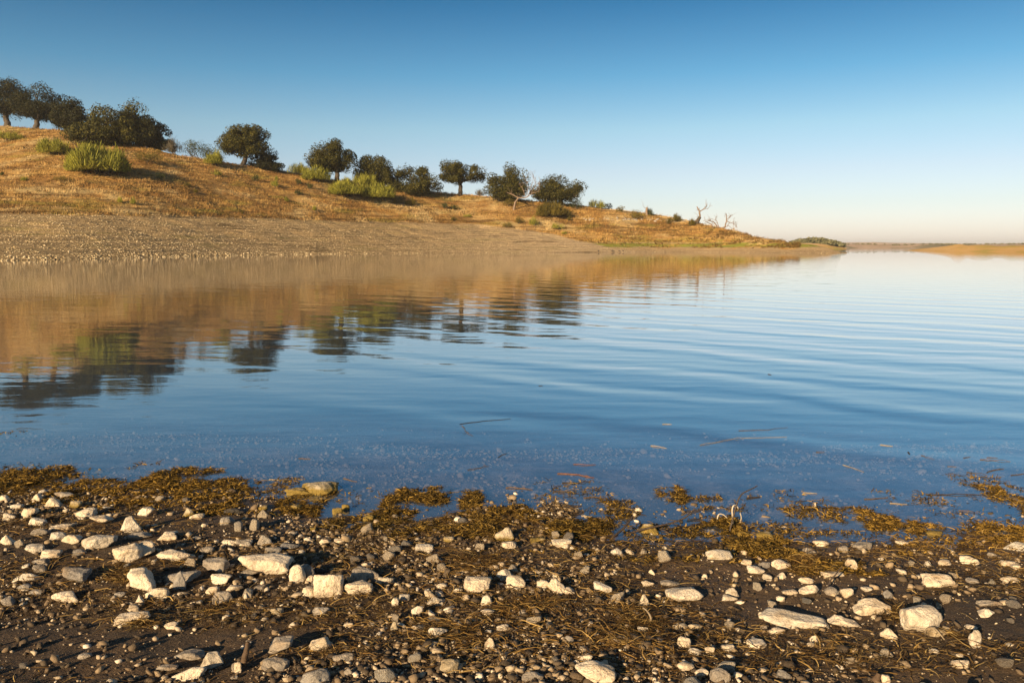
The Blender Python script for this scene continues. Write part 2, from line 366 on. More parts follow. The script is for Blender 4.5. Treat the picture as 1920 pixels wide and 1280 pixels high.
def hill_material():
    m, t, b = new_mat("dry_hillside_and_gravel_bank")
    at = t.nodes.new("ShaderNodeAttribute"); at.attribute_name = "gravel"
    P = worldpos(t); sp = t.nodes.new("ShaderNodeSeparateXYZ"); t.links.new(P, sp.inputs[0]); Z = sp.outputs[2]
    n1 = noise(t, 0.09, 4, 0.6, worldpos(t, (1, 1.6, 3)))
    grass = ramp(t, n1, [(0.30, (0.22, 0.12, 0.038)), (0.42, (0.34, 0.19, 0.060)), (0.55, (0.48, 0.31, 0.105)), (0.64, (0.38, 0.20, 0.055)), (0.75, (0.30, 0.19, 0.06))])
    grass = mixc(t, ramp(t, noise(t, 1.6, 5, 0.7, P), [(0.35, 0.0), (0.62, 0.65)]), grass, (0.17, 0.09, 0.03))
    grass = mixc(t, ramp(t, noise(t, 0.05, 3, 0.6, P), [(0.46, 0.0), (0.60, 0.55)]), grass, (0.20, 0.12, 0.05))
    grass = mixc(t, ramp(t, noise(t, 0.075, 4, 0.6, worldpos(t, (1, 1, 2), )), [(0.50, 0.0), (0.62, 0.7)]), grass, (0.44, 0.34, 0.17))
    band = noise(t, 0.35, 4, 0.6, worldpos(t, (0.25, 0.25, 5.0)))
    grass = mixc(t, ramp(t, band, [(0.52, 0.0), (0.64, 0.75)]), grass, (0.11, 0.062, 0.022))
    green = ramp(t, noise(t, 0.16, 3, 0.5, worldpos(t, (0.5, 0.5, 3))), [(0.56, 0.0), (0.68, 0.6)])
    grass = mixc(t, green, grass, (0.20, 0.18, 0.035))
    gv = ramp(t, noise(t, 4.5, 5, 0.75, P), [(0.30, (0.12, 0.080, 0.036)), (0.46, (0.29, 0.205, 0.105)), (0.60, (0.47, 0.345, 0.19)), (0.75, (0.70, 0.55, 0.34))])
    gb = noise(t, 0.3, 4, 0.6, worldpos(t, (0.22, 0.22, 6.0)))
    gv = mixc(t, ramp(t, gb, [(0.56, 0.0), (0.68, 0.65)]), gv, (0.25, 0.21, 0.07))
    gv = mixc(t, math_(t, 'MULTIPLY', ramp(t, math_(t, 'MULTIPLY_ADD', sp.outputs[0], 0.02, 0.6), [(0.0, 0.0), (0.9, 1.0)]), 0.45), gv, (0.62, 0.47, 0.31))  # paler toward the right: sunlit brightness put into the gravel colour
    gv = mixc(t, ramp(t, gb, [(0.34, 0.8), (0.44, 0.0)]), gv, (0.13, 0.09, 0.045))
    ln = math_(t, 'SINE', math_(t, 'ADD', math_(t, 'MULTIPLY', Z, 11.0), math_(t, 'MULTIPLY', noise(t, 0.12, 4, 0.6, P), 14.0)))
    gv = mixc(t, ramp(t, ln, [(0.45, 0.0), (0.95, 0.36)]), gv, (0.15, 0.105, 0.05))
    # right-hand bank: bands of low grass between stony terraces
    ag = t.nodes.new("ShaderNodeAttribute"); ag.attribute_name = "terrace"
    tb = math_(t, 'ADD', Z, math_(t, 'MULTIPLY', math_(t, 'SUBTRACT', noise(t, 0.15, 3, 0.5, P), 0.5), 0.9))
    tc = ramp(t, math_(t, 'MULTIPLY', tb, 0.2), [(0.05, (0.40, 0.29, 0.17)), (0.22, (0.50, 0.36, 0.20)), (0.27, (0.25, 0.27, 0.04)), (0.43, (0.30, 0.32, 0.045)), (0.47, (0.52, 0.37, 0.19)), (0.54, (0.40, 0.32, 0.06)), (0.62, (0.36, 0.28, 0.06)), (0.70, (0.50, 0.34, 0.15)), (0.82, (0.42, 0.26, 0.09))])
    tc = mixc(t, ramp(t, noise(t, 3.0, 4, 0.7, P), [(0.40, 0.0), (0.65, 0.55)]), tc, (0.22, 0.15, 0.06))
    grass = mixc(t, ag.outputs["Fac"], grass, tc)
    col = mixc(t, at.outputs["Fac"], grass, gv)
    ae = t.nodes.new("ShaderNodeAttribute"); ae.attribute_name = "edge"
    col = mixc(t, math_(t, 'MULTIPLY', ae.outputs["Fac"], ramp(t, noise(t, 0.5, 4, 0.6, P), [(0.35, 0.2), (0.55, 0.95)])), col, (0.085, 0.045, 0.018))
    t.links.new(col, b.inputs["Base Color"]); b.inputs["Roughness"].default_value = 0.95
    b.inputs["Specular IOR Level"].default_value = 0.1
    bump(t, b, math_(t, 'ADD', noise(t, 2.5, 5, 0.7, P), math_(t, 'MULTIPLY', noise(t, 0.5, 3, 0.6, P), 2)), 0.25)
    return m
M['hill'] = hill_material()

pxs = np.concatenate([np.arange(-1150, -200, 25), np.arange(-200, 1590, 3.5)])
fr = np.concatenate([np.linspace(-1, 0, 5)[:-1], np.linspace(0, 1, 70)[:-1], np.linspace(1, 2, 90)[:-1], np.linspace(2, 3, 14)])
d0, d1, z1, d2, z2 = knots(pxs)
YY = np.zeros((len(pxs), len(fr)))
for q, f_ in enumerate(fr):
    if f_ < 0: YY[:, q] = d0 + f_ * 30
    elif f_ < 1: YY[:, q] = d0 + f_ * (d1 - d0)
    elif f_ < 2: YY[:, q] = d1 + (f_ - 1) * (d2 - d1)
    else: YY[:, q] = d2 + (f_ - 2) ** 1.5 * 230
XX = (pxs[:, None] - 960) / KP * YY
ZZ = pen_z(XX, YY)
def grid_faces(a, b_):
    i = np.arange(a * b_).reshape(a, b_)
    return np.stack([i[:-1, :-1].ravel(), i[1:, :-1].ravel(), i[1:, 1:].ravel(), i[:-1, 1:].ravel()], 1)
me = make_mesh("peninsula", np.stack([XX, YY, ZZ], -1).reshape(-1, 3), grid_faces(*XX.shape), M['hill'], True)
PX = np.repeat(pxs[:, None], len(fr), 1)
rowz = 462 - (ZZ - CAMZ) / YY * KP
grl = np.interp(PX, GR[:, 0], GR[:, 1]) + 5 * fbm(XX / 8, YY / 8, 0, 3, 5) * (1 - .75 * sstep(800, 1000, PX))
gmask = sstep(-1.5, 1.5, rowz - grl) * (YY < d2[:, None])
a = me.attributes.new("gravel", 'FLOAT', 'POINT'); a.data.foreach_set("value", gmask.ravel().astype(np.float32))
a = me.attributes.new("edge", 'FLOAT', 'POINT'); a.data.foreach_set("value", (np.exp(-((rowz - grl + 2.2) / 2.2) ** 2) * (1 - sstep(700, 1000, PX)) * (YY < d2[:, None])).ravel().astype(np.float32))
tmask = sstep(940, 1110, PX) * (1 - sstep(1.2, 1.7, ZZ / np.interp(PX, [900, 1100, 1300, 1500], [3.2, 3.2, 3.0, 3.0])))
a = me.attributes.new("terrace", 'FLOAT', 'POINT'); a.data.foreach_set("value", tmask.ravel().astype(np.float32))
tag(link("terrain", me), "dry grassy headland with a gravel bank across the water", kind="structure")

# ------------------------------------------------------------------ near beach and lake bed
WL = np.array([(-600, 880), (-200, 900), (0, 915), (120, 925), (230, 935), (330, 940), (440, 945), (520, 962), (640, 972), (720, 975), (800, 988), (900, 1003), (1000, 1008), (1100, 1010), (1200, 1016), (1300, 1008), (1400, 1003), (1500, 1006), (1600, 1003), (1700, 1006), (1790, 1014), (1850, 1003), (1920, 990), (2300, 965), (2800, 950)], float)
_w = [(lambda r: (r[0] * CAMZ / -r[2], r[1] * CAMZ / -r[2]))(ray(*p)) for p in WL]
WX = np.array([-80, -20] + [p[0] for p in _w] + [20, 80]); WY = np.array([14, 7.5] + [p[1] for p in _w] + [7, 12])
def beach_z(X, Y):
    X = np.asarray(X, float); Y = np.asarray(Y, float)
    d = np.interp(X, WX, WY) - Y                       # distance landward of the waterline
    z = np.where(d > 0, 0.055 * np.minimum(d, 6) + 0.10 * np.maximum(d - 6, 0) ** 1.0, 0.05 * np.maximum(d, -1.5) + 0.16 * np.minimum(d + 1.5, 0))
    z = np.where(d > 30, 0.055 * 6 + 2.4 + 0.02 * (d - 30), z)
    z = z + 0.035 * fbm(X / 0.9, Y / 0.7, 0, 4, 31) + 0.010 * fbm(X / 0.12, Y / 0.12, 0, 3, 41)
    return np.maximum(z, -4)
def beach_hit(px, py, extra=0.0):
    r = ray(px, py); tt = CAMZ / -r[2]
    for _ in range(12):
        p = r * tt; z = max(float(beach_z(np.array([p[0]]), np.array([p[1]]))[0]), -0.02)
        tt = 0.5 * tt + 0.5 * (CAMZ - z) / -r[2]
    p = r * tt; return np.array([p[0], p[1], CAMZ + p[2]])
def graded(lo, a, b_, hi, step, g=1.18):
    mid = list(np.arange(a, b_, step)); s = step; x = mid[-1]; up = []
    while x < hi: s *= g; x += s; up.append(x)
    s = step; x = a; dn = []
    while x > lo: s *= g; x -= s; dn.append(x)
    return np.array(dn[::-1] + mid + up)
gx = graded(-70, -4.8, 4.8, 70, 0.02); gy = graded(-60, 1.7, 5.8, 45, 0.016)
BX, BY = np.meshgrid(gx, gy, indexing='ij'); BZ = beach_z(BX, BY)
me = make_mesh("beach", np.stack([BX, BY, BZ], -1).reshape(-1, 3), grid_faces(*BX.shape), M['mud'], True)
tag(link("ground", me), "dark muddy lake shore", kind="structure")
me = make_mesh("bed", [(-6000, -6000, -5), (6000, -6000, -5), (6000, 9000, -5), (-6000, 9000, -5)], np.array([[0, 1, 2, 3]]), M['mud'])
tag(link("lake_bed", me), "deep lake bed", kind="structure")
me = make_mesh("water", [(-6000, -30, 0), (6000, -30, 0), (6000, 9000, 0), (-6000, 9000, 0)], np.array([[0, 1, 2, 3]]), M['water'])
tag(link("water", me), "calm rippled lake water", kind="structure")

# ------------------------------------------------------------------ far shores
def far_land(name, label, pts, depth, seed, mat, amp=0.08):
    """pts: px, shoreline distance, crest height"""
    pts = np.array(pts, float)
    px = np.arange(pts[0, 0], pts[-1, 0], 4.0)
    D = np.interp(px, pts[:, 0], pts[:, 1]); H = np.interp(px, pts[:, 0], pts[:, 2])
    v = np.linspace(-0.15, 1.5, 26)
    Y = D[:, None] + v[None, :] * depth
    X = (px[:, None] - 960) / KP * Y
    prof = np.where(v < 0, v * 2, np.where(v < 1, np.sin(np.clip(v, 0, 1) * math.pi / 2) ** 1.3, 1 - (v - 1) * 1.6))
    Z = H[:, None] * prof[None, :] * (1 + amp * 4 * fbm(X / depth * 1.5, Y / depth * 2, 0, 4, seed))
    me = make_mesh(name, np.stack([X, Y, Z], -1).reshape(-1, 3), grid_faces(*X.shape), mat, True)
    return tag(link(name, me), label, kind="structure")
def far_mat(name, stops, sc, zs=4.0):
    m, t, b = new_mat(name); P = worldpos(t, (1, 1, zs))
    t.links.new(ramp(t, noise(t, sc, 6, 0.65, P), stops), b.inputs["Base Color"]); b.inputs["Roughness"].default_value = 1.0
    b.inputs["Specular IOR Level"].default_value = 0.0; return m
M['farhill'] = far_mat("far_dry_hills", [(0.35, (0.36, 0.28, 0.22)), (0.50, (0.50, 0.37, 0.28)), (0.56, (0.26, 0.23, 0.16)), (0.7, (0.12, 0.11, 0.07))], 0.012, 6)
M['spit'] = far_mat("far_grassy_spit", [(0.35, (0.30, 0.28, 0.08)), (0.5, (0.50, 0.32, 0.13)), (0.65, (0.56, 0.38, 0.20))], 0.03, 8)
far_land("far_hills", "low dry hills on the far side of the lake",
         [(900, 1500, 10), (1400, 1150, 9), (1560, 640, 3.0), (1620, 700, 3.9), (1680, 660, 2.9), (1760, 600, 3.4), (1840, 560, 3.1), (1920, 540, 3.3), (2100, 500, 5), (2600, 480, 8), (3400, 460, 10)], 60, 5, M['farhill'])
far_land("far_hills", "higher hazy hills behind the far shore",
         [(600, 3000, 30), (1500, 2400, 12), (1640, 2200, 12.5), (1800, 2200, 9), (2000, 2200, 10), (2600, 2300, 34), (3400, 2000, 30)], 160, 15, M['farhill'])
far_land("far_spit", "low grassy orange spit reaching into the lake from the right",
         [(1695, 262, 0.02), (1730, 250, 0.7), (1790, 232, 1.75), (1850, 215, 1.7), (1930, 192, 1.45), (2100, 160, 1.5), (2600, 130, 3)], 16, 25, M['spit'])
far_land("far_point", "pale low point under the distant wood",
         [(1380, 420, 0.1), (1430, 420, 3), (1530, 430, 2.8), (1580, 440, 1.0), (1592, 445, 0.02)], 20, 35, M['spit'])

# ------------------------------------------------------------------ plants
def tubes(paths, sides=6):
    """paths: list of (points Nx3, radii N) -> verts, quads in one mesh"""
    V = []; Fq = []; base = 0
    for pts, rad in paths:
        pts = np.asarray(pts, float); n = len(pts)
        tan = np.gradient(pts, axis=0); tan /= np.linalg.norm(tan, axis=1)[:, None] + 1e-9
        ref = np.array([0.13, 0.21, 1.0]); 
        if abs(tan[0] @ (ref / np.linalg.norm(ref))) > 0.9: ref = np.array([1.0, 0.2, 0.1])
        a_ = np.cross(tan, ref); a_ /= np.linalg.norm(a_, axis=1)[:, None] + 1e-9
        b_ = np.cross(tan, a_)
        th = np.arange(sides) * 2 * math.pi / sides
        ring = pts[:, None, :] + np.asarray(rad)[:, None, None] * (np.cos(th)[None, :, None] * a_[:, None, :] + np.sin(th)[None, :, None] * b_[:, None, :])
        V.append(ring.reshape(-1, 3))
        i = base + np.arange(n * sides).reshape(n, sides); j = np.roll(i, -1, 1)
        Fq.append(np.stack([i[:-1].ravel(), j[:-1].ravel(), j[1:].ravel(), i[1:].ravel()], 1))
        V.append(pts[[0, -1]]); e = base + n * sides
        Fq.append(np.stack([j[0], i[0], np.full(sides, e), np.full(sides, e)], 1)[:, :3].repeat(1, 0) if False else np.zeros((0, 4), int))
        base += n * sides + 2
    return np.concatenate(V), np.concatenate(Fq)

def wander(p0, p1, n, amp, r):
    t_ = np.linspace(0, 1, n)[:, None]; p0 = np.asarray(p0, float); p1 = np.asarray(p1, float)
    L = np.linalg.norm(p1 - p0)
    off = np.cumsum(r.normal(0, 1, (n, 3)), 0); off -= off[0] + (off[-1] - off[0]) * t_
    return p0 + (p1 - p0) * t_ + off * amp * L / math.sqrt(n)

def leaves(cent, rad, n, size, r, flat=0.85):
    """leaf clumps: n quads spread around each centre, mostly near the shell"""
    K = len(cent); idx = np.repeat(np.arange(K), n)
    u = r.normal(0, 1, (K * n, 3)); u /= np.linalg.norm(u, axis=1)[:, None]
    rr = r.uniform(0.45, 1.08, K * n) ** 0.45
    rr *= 1 + 0.28 * vnoise(u[:, 0] * 2.3 + idx * 7.1, u[:, 1] * 2.3, u[:, 2] * 2.3)
    p = cent[idx] + u * (rad[idx] * rr)[:, None] * np.array([1, 1, flat])
    nrm = u * 1.0 + r.normal(0, 0.45, u.shape); nrm /= np.linalg.norm(nrm, axis=1)[:, None]
    a_ = np.cross(nrm, r.normal(0, 1, nrm.shape)); a_ /= np.linalg.norm(a_, axis=1)[:, None]; b_ = np.cross(nrm, a_)
    s = size * r.uniform(0.5, 1.3, len(p)); s2 = s * r.uniform(0.4, 0.9, len(p))
    V = np.stack([p - a_ * s[:, None], p - b_ * s2[:, None] * .8, p + a_ * s[:, None] * .9, p + b_ * s2[:, None]], 1).reshape(-1, 3)
    return V, np.arange(len(V)).reshape(-1, 4)

def oak(base, box, depth, label, seed, mat='oak', low=0.0, n=270, lean=0.0, trunks=1, leaf=0.21, nb=None, name="holm_oak", group="holm oaks along the ridge"):
    """base: world foot; box: crown x0,x1,z0,z1 relative to base in metres; depth: crown depth (m)"""
    r = np.random.default_rng(seed)
    root = empty(name, base, label, "tree", group)
    x0, x1, z0, z1 = box; W_ = x1 - x0; H_ = z1 - z0; cx = (x0 + x1) / 2
    nb = nb or int(min(100, 46 + 2.2 * W_ * H_ / 6))
    br = 0.066 * W_ + 0.095 * H_
    lobes = []
    nl = 7 if W_ > 8 else 5
    while len(lobes) < nl:
        u = r.uniform(-1, 1, 3)
        if .25 < u @ u < .72 and all(np.linalg.norm(u - q) > .45 for q in lobes): lobes.append(u)
    cs = []; rs = []; wt = r.uniform(.5, 1.4, nl); wt /= wt.sum()
    while len(cs) < nb:
        u = lobes[r.choice(nl, p=wt)] + r.normal(0, .26, 3) if r.random() < .86 else r.uniform(-.7, .7, 3)
        if u @ u > 1.02: continue
        z = u[2] if u[2] > 0 else u[2] * (0.55 + low)
        edge = 1 - 0.18 * max(0, -u[2])
        b_r = br * r.uniform(0.55, 1.25)
        zc = 0.38 - 0.25 * low
        zz = z0 + H_ * (zc + (1 - zc) * z if z > 0 else zc * (1 + z))
        cs.append((cx + u[0] * (W_ / 2 - b_r * .6) * edge, u[1] * (depth / 2 - b_r * .6) * edge, min(zz, z1 - b_r * .6))); rs.append(b_r)
    cs = np.array(cs); rs = np.array(rs)
    V, Fc = leaves(cs, rs, n, leaf, r)
    link("crown", make_mesh("crown", V, Fc, M[mat]), root)
    paths = []
    for k in range(trunks):
        fx = (k - (trunks - 1) / 2) * 0.9
        top = np.array([fx + cx * 0.5 + lean, r.uniform(-.3, .3), z0 + H_ * 0.18])
        tr = wander((fx, 0, -0.5), top, 8, 0.10, r)
        R0 = 0.035 * W_ + 0.06
        paths.append((tr, np.linspace(R0 * 1.25, R0 * 0.8, 8)))
        for c_ in cs[r.permutation(nb)[:13]]:
            pth = wander(tr[-1 - r.integers(0, 3)], c_, 7, 0.11, r)
            paths.append((pth, np.linspace(R0 * .55, 0.05, 7)))
            for _ in range(2):
                c2 = c_ + r.normal(0, br * .6, 3); paths.append((wander(pth[4], c2, 4, .1, r), np.linspace(R0 * .2, .03, 4)))
    V, Fq = tubes(paths); link("trunk", make_mesh("trunk", V, Fq, M['bark'], True), root)
    return root

def px_tree(bx, by, crown, label, seed, depthf=0.85, back=0.0, **kw):
    p = pen_hit(bx, by); p[1] += back; 
    s = p[1] / F * 1.0
    if back: p[0] = (colpx(p[0], p[1] - back) - 960) / KP * p[1]; p[2] = float(pen_z(np.array([p[0]]), np.array([p[1]]))[0])
    r0 = ray(bx, by)
    rowb = 640 + 0  # foot row actually obtained
    x0, y0, x1, y1 = crown
    zt = CAMZ + kel(y0) * p[1] - p[2]; zb = CAMZ + kel(y1) * p[1] - p[2]
    xm, xh = (x0 + x1) / 2, (x1 - x0) * .60; xa = (xm - xh - bx) * p[1] / KP; xb = (xm + xh - bx) * p[1] / KP; zt *= 1.03
    return oak(p, (xa, xb, max(zb, 0.15), zt), (xb - xa) * depthf, label, seed, **kw)

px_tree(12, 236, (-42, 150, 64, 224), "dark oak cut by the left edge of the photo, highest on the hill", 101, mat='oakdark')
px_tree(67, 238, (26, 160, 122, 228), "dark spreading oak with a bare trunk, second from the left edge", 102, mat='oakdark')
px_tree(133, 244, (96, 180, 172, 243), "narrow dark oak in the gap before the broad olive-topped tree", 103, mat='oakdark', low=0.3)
px_tree(205, 268, (134, 190, 285, 274), "broadest oak of the hill, olive-lit dome whose crown reaches the grass", 104, low=0.75, n=300, leaf=0.24)
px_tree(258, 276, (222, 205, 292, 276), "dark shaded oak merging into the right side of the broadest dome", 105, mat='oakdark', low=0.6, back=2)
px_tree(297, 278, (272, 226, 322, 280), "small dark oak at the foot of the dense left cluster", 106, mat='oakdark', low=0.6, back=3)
px_tree(455, 310, (414, 236, 506, 296), "lone tall oak with a lumpy open crown and a bushy right shoulder", 107, low=0.25, lean=0.3)
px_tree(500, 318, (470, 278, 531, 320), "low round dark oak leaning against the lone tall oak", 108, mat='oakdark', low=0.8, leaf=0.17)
px_tree(631, 333, (581, 266, 676, 322), "umbrella-shaped oak with visible fanning limbs above the bright broom", 109, low=0.25, trunks=1)
px_tree(704, 347, (664, 294, 746, 344), "loose olive oak just right of the umbrella-shaped oak", 110, low=0.6)
px_tree(780, 362, (732, 308, 822, 362), "wide low oak with foliage down to the ground left of the forked oak", 111, low=0.8)
px_tree(862, 366, (818, 304, 905, 348), "oak with a short forked trunk standing clear against the sky", 112, low=0.0, nb=60)
px_tree(938, 376, (898, 306, 995, 372), "big oak behind the pale dead tree, crown hanging low on its left", 113, low=0.4)
px_tree(1052, 386, (1004, 331, 1097, 377), "flat domed oak standing last in the row toward the water", 114, low=0.4)

def bush(p, w_, h_, label, seed, mat, style='broom', n=900, group="shrubs on the dry hillside", name="shrub", cat="shrub", depth=None):
    r = np.random.default_rng(seed); depth = depth or w_ * 0.8
    root = empty(name, p, label, cat, group)
    if style == 'broom':
        n = int(n * 3.4); k = max(5, int(w_ * 2.2)); u = r.uniform(-1, 1, (k * 5, 2)); u = u[(u ** 2).sum(1) < 1][:k]; k = len(u)
        bh = 1.12 * h_ * (1 - 0.40 * (u ** 2).sum(1)) * r.uniform(.62, 1.0, k); bw = np.maximum(.22 * min(w_, 4), .28 * h_) * r.uniform(.6, 1.2, k)
        q = r.integers(0, k, n); d3 = r.normal(0, 1, (n, 3)); d3[:, 2] = np.abs(d3[:, 2]); d3 /= np.linalg.norm(d3, axis=1)[:, None]
        rr = r.uniform(.15, 1, n) ** .5
        st = np.stack([u[q, 0] * (w_ / 2 - bw[q] * .8) + d3[:, 0] * rr * bw[q], u[q, 1] * (depth / 2) + d3[:, 1] * rr * bw[q], bh[q] * (.12 + .72 * d3[:, 2] * rr)], 1)
        L = (0.12 + .09 * h_) * r.uniform(.5, 1.4, n)
        dd = d3 * .55 + np.array([0, 0, .7]) + r.normal(0, .42, (n, 3)); tip = st + dd * L[:, None]
        az = r.uniform(0, 6.28, n); wd = np.stack([np.cos(az), np.sin(az), np.zeros(n)], 1) * r.uniform(.008, .028, n)[:, None] * max(.7, h_ / 2.4)
        V = np.stack([st - wd, st + wd, tip + wd * .6, tip - wd * .6], 1).reshape(-1, 3)
        link("foliage", make_mesh("foliage", V, np.arange(len(V)).reshape(-1, 4), M[mat]), root)
    else:
        k = max(5, int(5 + w_ * h_ * 1.2)); u = r.uniform(-1, 1, (k * 4, 3)); u = u[(u ** 2).sum(1) < 1][:k]; k = len(u)
        br = 0.30 * min(w_, h_) * r.uniform(.7, 1.2, k)
        cs = np.stack([u[:, 0] * (w_ / 2 - br * .7), u[:, 1] * (depth / 2 - br * .7), h_ * .5 + u[:, 2] * (h_ / 2 - br * .6)], 1)
        V, Fc = leaves(cs, br, max(30, n // k), 0.14 if h_ > 1.2 else 0.09, r, 1.0)
        link("foliage", make_mesh("foliage", V, Fc, M[mat]), root)
    paths = [(wander((r.uniform(-.15, .15) * w_, r.uniform(-.1, .1) * w_, -.2), (r.uniform(-.35, .35) * w_, r.uniform(-.3, .3) * depth, h_ * r.uniform(.5, .85)), 5, .08, r), np.linspace(.045, .015, 5) * max(.4, h_ / 2)) for _ in range(6)]
    V, Fq = tubes(paths, 4); link("stem", make_mesh("stem", V, Fq, M['bark'] if mat != 'grey' else M['grey']), root)
    return root
def px_bush(x0, y0, x1, y1, label, seed, mat, style='broom', n=900, back=0.0, **kw):
    bx = (x0 + x1) / 2; p = pen_hit(bx, y1)
    if back: p[1] += back; p[0] = (bx - 960) / KP * p[1]; p[2] = float(pen_z(np.array([p[0]]), np.array([p[1]]))[0])
    h_ = CAMZ + kel(y0) * p[1] - p[2]; w_ = (x1 - x0) * p[1] / KP
    p[2] -= 0.05
    return bush(p, w_, max(h_, 0.3), label, seed, mat, style, n, **kw)

B_ = [(128, 258, 245, 326, "largest yellow-green broom bush, feathery, below the broadest oak", 'broom', 'broom', 5200),
 (70, 248, 132, 290, "pale yellow-green broom up the slope left of the largest one", 'broom', 'broom', 1500),
 (-8, 238, 42, 264, "olive broom at the left edge under the dark oaks", 'broom', 'broom', 900),
 (246, 280, 314, 306, "low brownish olive bush right of the largest broom", 'olive', 'leaf', 1500),
 (308, 252, 342, 284, "thin grey leafless shrub on the skyline beside the left cluster", 'grey', 'broom', 380),
 (338, 262, 392, 294, "dark green rounded bush on the skyline left of the small upright broom", 'scrub', 'leaf', 1700),
 (372, 270, 428, 304, "dusky green bush directly behind the small upright broom", 'scrub', 'leaf', 1700),
 (384, 273, 420, 310, "small upright yellow-green broom before dark bushes", 'broom', 'broom', 1000),
 (536, 300, 580, 328, "pale open broom on the skyline left of the umbrella-shaped oak", 'broom', 'broom', 900),
 (566, 303, 618, 340, "bright broom at the left foot of the umbrella-shaped oak", 'broom', 'broom', 1300),
 (612, 328, 690, 368, "bright wide broom lit yellow-green below the umbrella-shaped oak", 'broom', 'broom', 3600),
 (655, 318, 712, 350, "upper broom on the slope behind the bright wide one", 'broom', 'broom', 1500),
 (668, 338, 748, 374, "darker green broom growing from the right flank of the bright wide one", 'broom', 'broom', 3000),
 (742, 344, 800, 366, "brown undergrowth bush under the wide low oak", 'olive', 'leaf', 900),
 (758, 366, 779, 386, "small round golden bush in grass below the wide low oak", 'olive', 'broom', 420),
 (735, 372, 750, 384, "tiny golden tuft bush just right of the darker green broom", 'olive', 'broom', 260),
 (888, 350, 912, 368, "pale wispy shrub between the forked oak and the big oak", 'grey', 'broom', 260),
 (940, 370, 968, 388, "low olive bush left of the dead tree's foot", 'olive', 'leaf', 500),
 (1004, 372, 1072, 408, "tall olive-brown bush in front of the last domed oak", 'olive', 'broom', 2600),
 (1060, 372, 1098, 392, "grey-green scrub under the right edge of the last domed oak", 'scrub', 'leaf', 700),
 (1100, 368, 1122, 390, "thin pale green sapling right of the last oak", 'broom', 'broom', 240),
 (1112, 372, 1136, 392, "light green open shrub beside the thin sapling", 'broom', 'broom', 420),
 (1131, 378, 1150, 393, "small dark round shrub on the falling skyline", 'oakdark', 'leaf', 420),
 (1150, 386, 1176, 398, "low brown shrub after the small dark round one", 'olive', 'leaf', 300),
 (1176, 392, 1206, 412, "orange-brown mound of scrub above the stony terrace", 'olive', 'leaf', 700),
 (1206, 388, 1228, 404, "scraggy bush beside the broken stump on the skyline", 'scrub', 'broom', 300),
 (1254, 398, 1284, 416, "orange bush alone on the skyline left of the two snags", 'olive', 'broom', 600),
 (1286, 406, 1304, 424, "olive bush touching the foot of the tall snag", 'olive', 'broom', 420),
 (1240, 408, 1262, 420, "brown low bush left of the lone orange skyline bush", 'olive', 'leaf', 260)]
for q, (x0, y0, x1, y1, lab, mt, st, n) in enumerate(B_):
    px_bush(x0, y0, x1, y1, lab, 300 + q, mt, st, n)
S_ = [(290, 322, 312, 338, "dark scrub plant in mid-slope grass below the brownish olive bush"), (394, 314, 416, 330, "green scrub plant directly below the small upright broom"),
 (470, 327, 488, 341, "dark round plant below the lone tall oak"), (504, 332, 526, 352, "pale green plant, larger of the pair below the leaning low oak"),
 (516, 328, 522, 338, "tiny dark plant above the pale green pair"), (551, 334, 566, 346, "dark plant in dry grass left of the bright wide broom"),
 (572, 340, 589, 355, "dark green plant touching the bright wide broom's left side"), (545, 355, 568, 366, "flat dark plant low on the slope, widest of its kind"),
 (531, 366, 541, 378, "thin green plant under the flat dark one"), (584, 384, 595, 396, "single yellow-green plant just above the gravel bank"),
 (216, 367, 230, 381, "yellow-green tuft plant, left one of the pair above the gravel"), (242, 369, 256, 384, "yellow-green tuft plant, right one of the pair above the gravel"),
 (340, 340, 360, 350, "straw-yellow plant in mid-slope grass"), (40, 328, 56, 340, "low green plant on the slope near the left edge"),
 (96, 328, 140, 340, "wide flat olive plant below the left brooms"), (0, 322, 8, 330, "tiny dark plant at the very left edge"),
 (452, 396, 460, 402, "brown plant at the top edge of the gravel bank"), (362, 352, 372, 362, "small olive plant lower on the slope"),
 (826, 378, 842, 392, "dark plant in the shadow below the forked oak"), (844, 380, 860, 394, "second shadowed plant, right of the first below the forked oak"),
 (868, 398, 884, 408, "yellow-green plant on the lower slope below the forked oak"), (846, 404, 858, 414, "golden plant beside the gravel edge below the forked oak"),
 (990, 402, 1012, 424, "yellow-green tuft plant on the lower slope right of the dead tree"), (960, 404, 984, 420, "ochre tuft plant below the dead tree's foot"),
 (1060, 404, 1072, 414, "golden upright plant under the tall olive-brown bush"), (1052, 432, 1064, 440, "bright green plant where gravel meets the green strip"),
 (940, 412, 966, 428, "rust-coloured tuft at the top of the gravel bank below the dead tree"), (1028, 412, 1060, 430, "dark rust tuft above the green strip")]
for q, (x0, y0, x1, y1, lab) in enumerate(S_):
    mt = 'broom' if ('green' in lab and 'dark green' not in lab) else ('scrub' if 'dark ' in lab or 'shadowed' in lab else 'olive')
    px_bush(x0, y0, x1, y1, lab, 400 + q, mt, 'leaf' if mt == 'scrub' else 'broom', 260, group="small plants dotting the dry slope", name="scrub_plant", cat="plant")

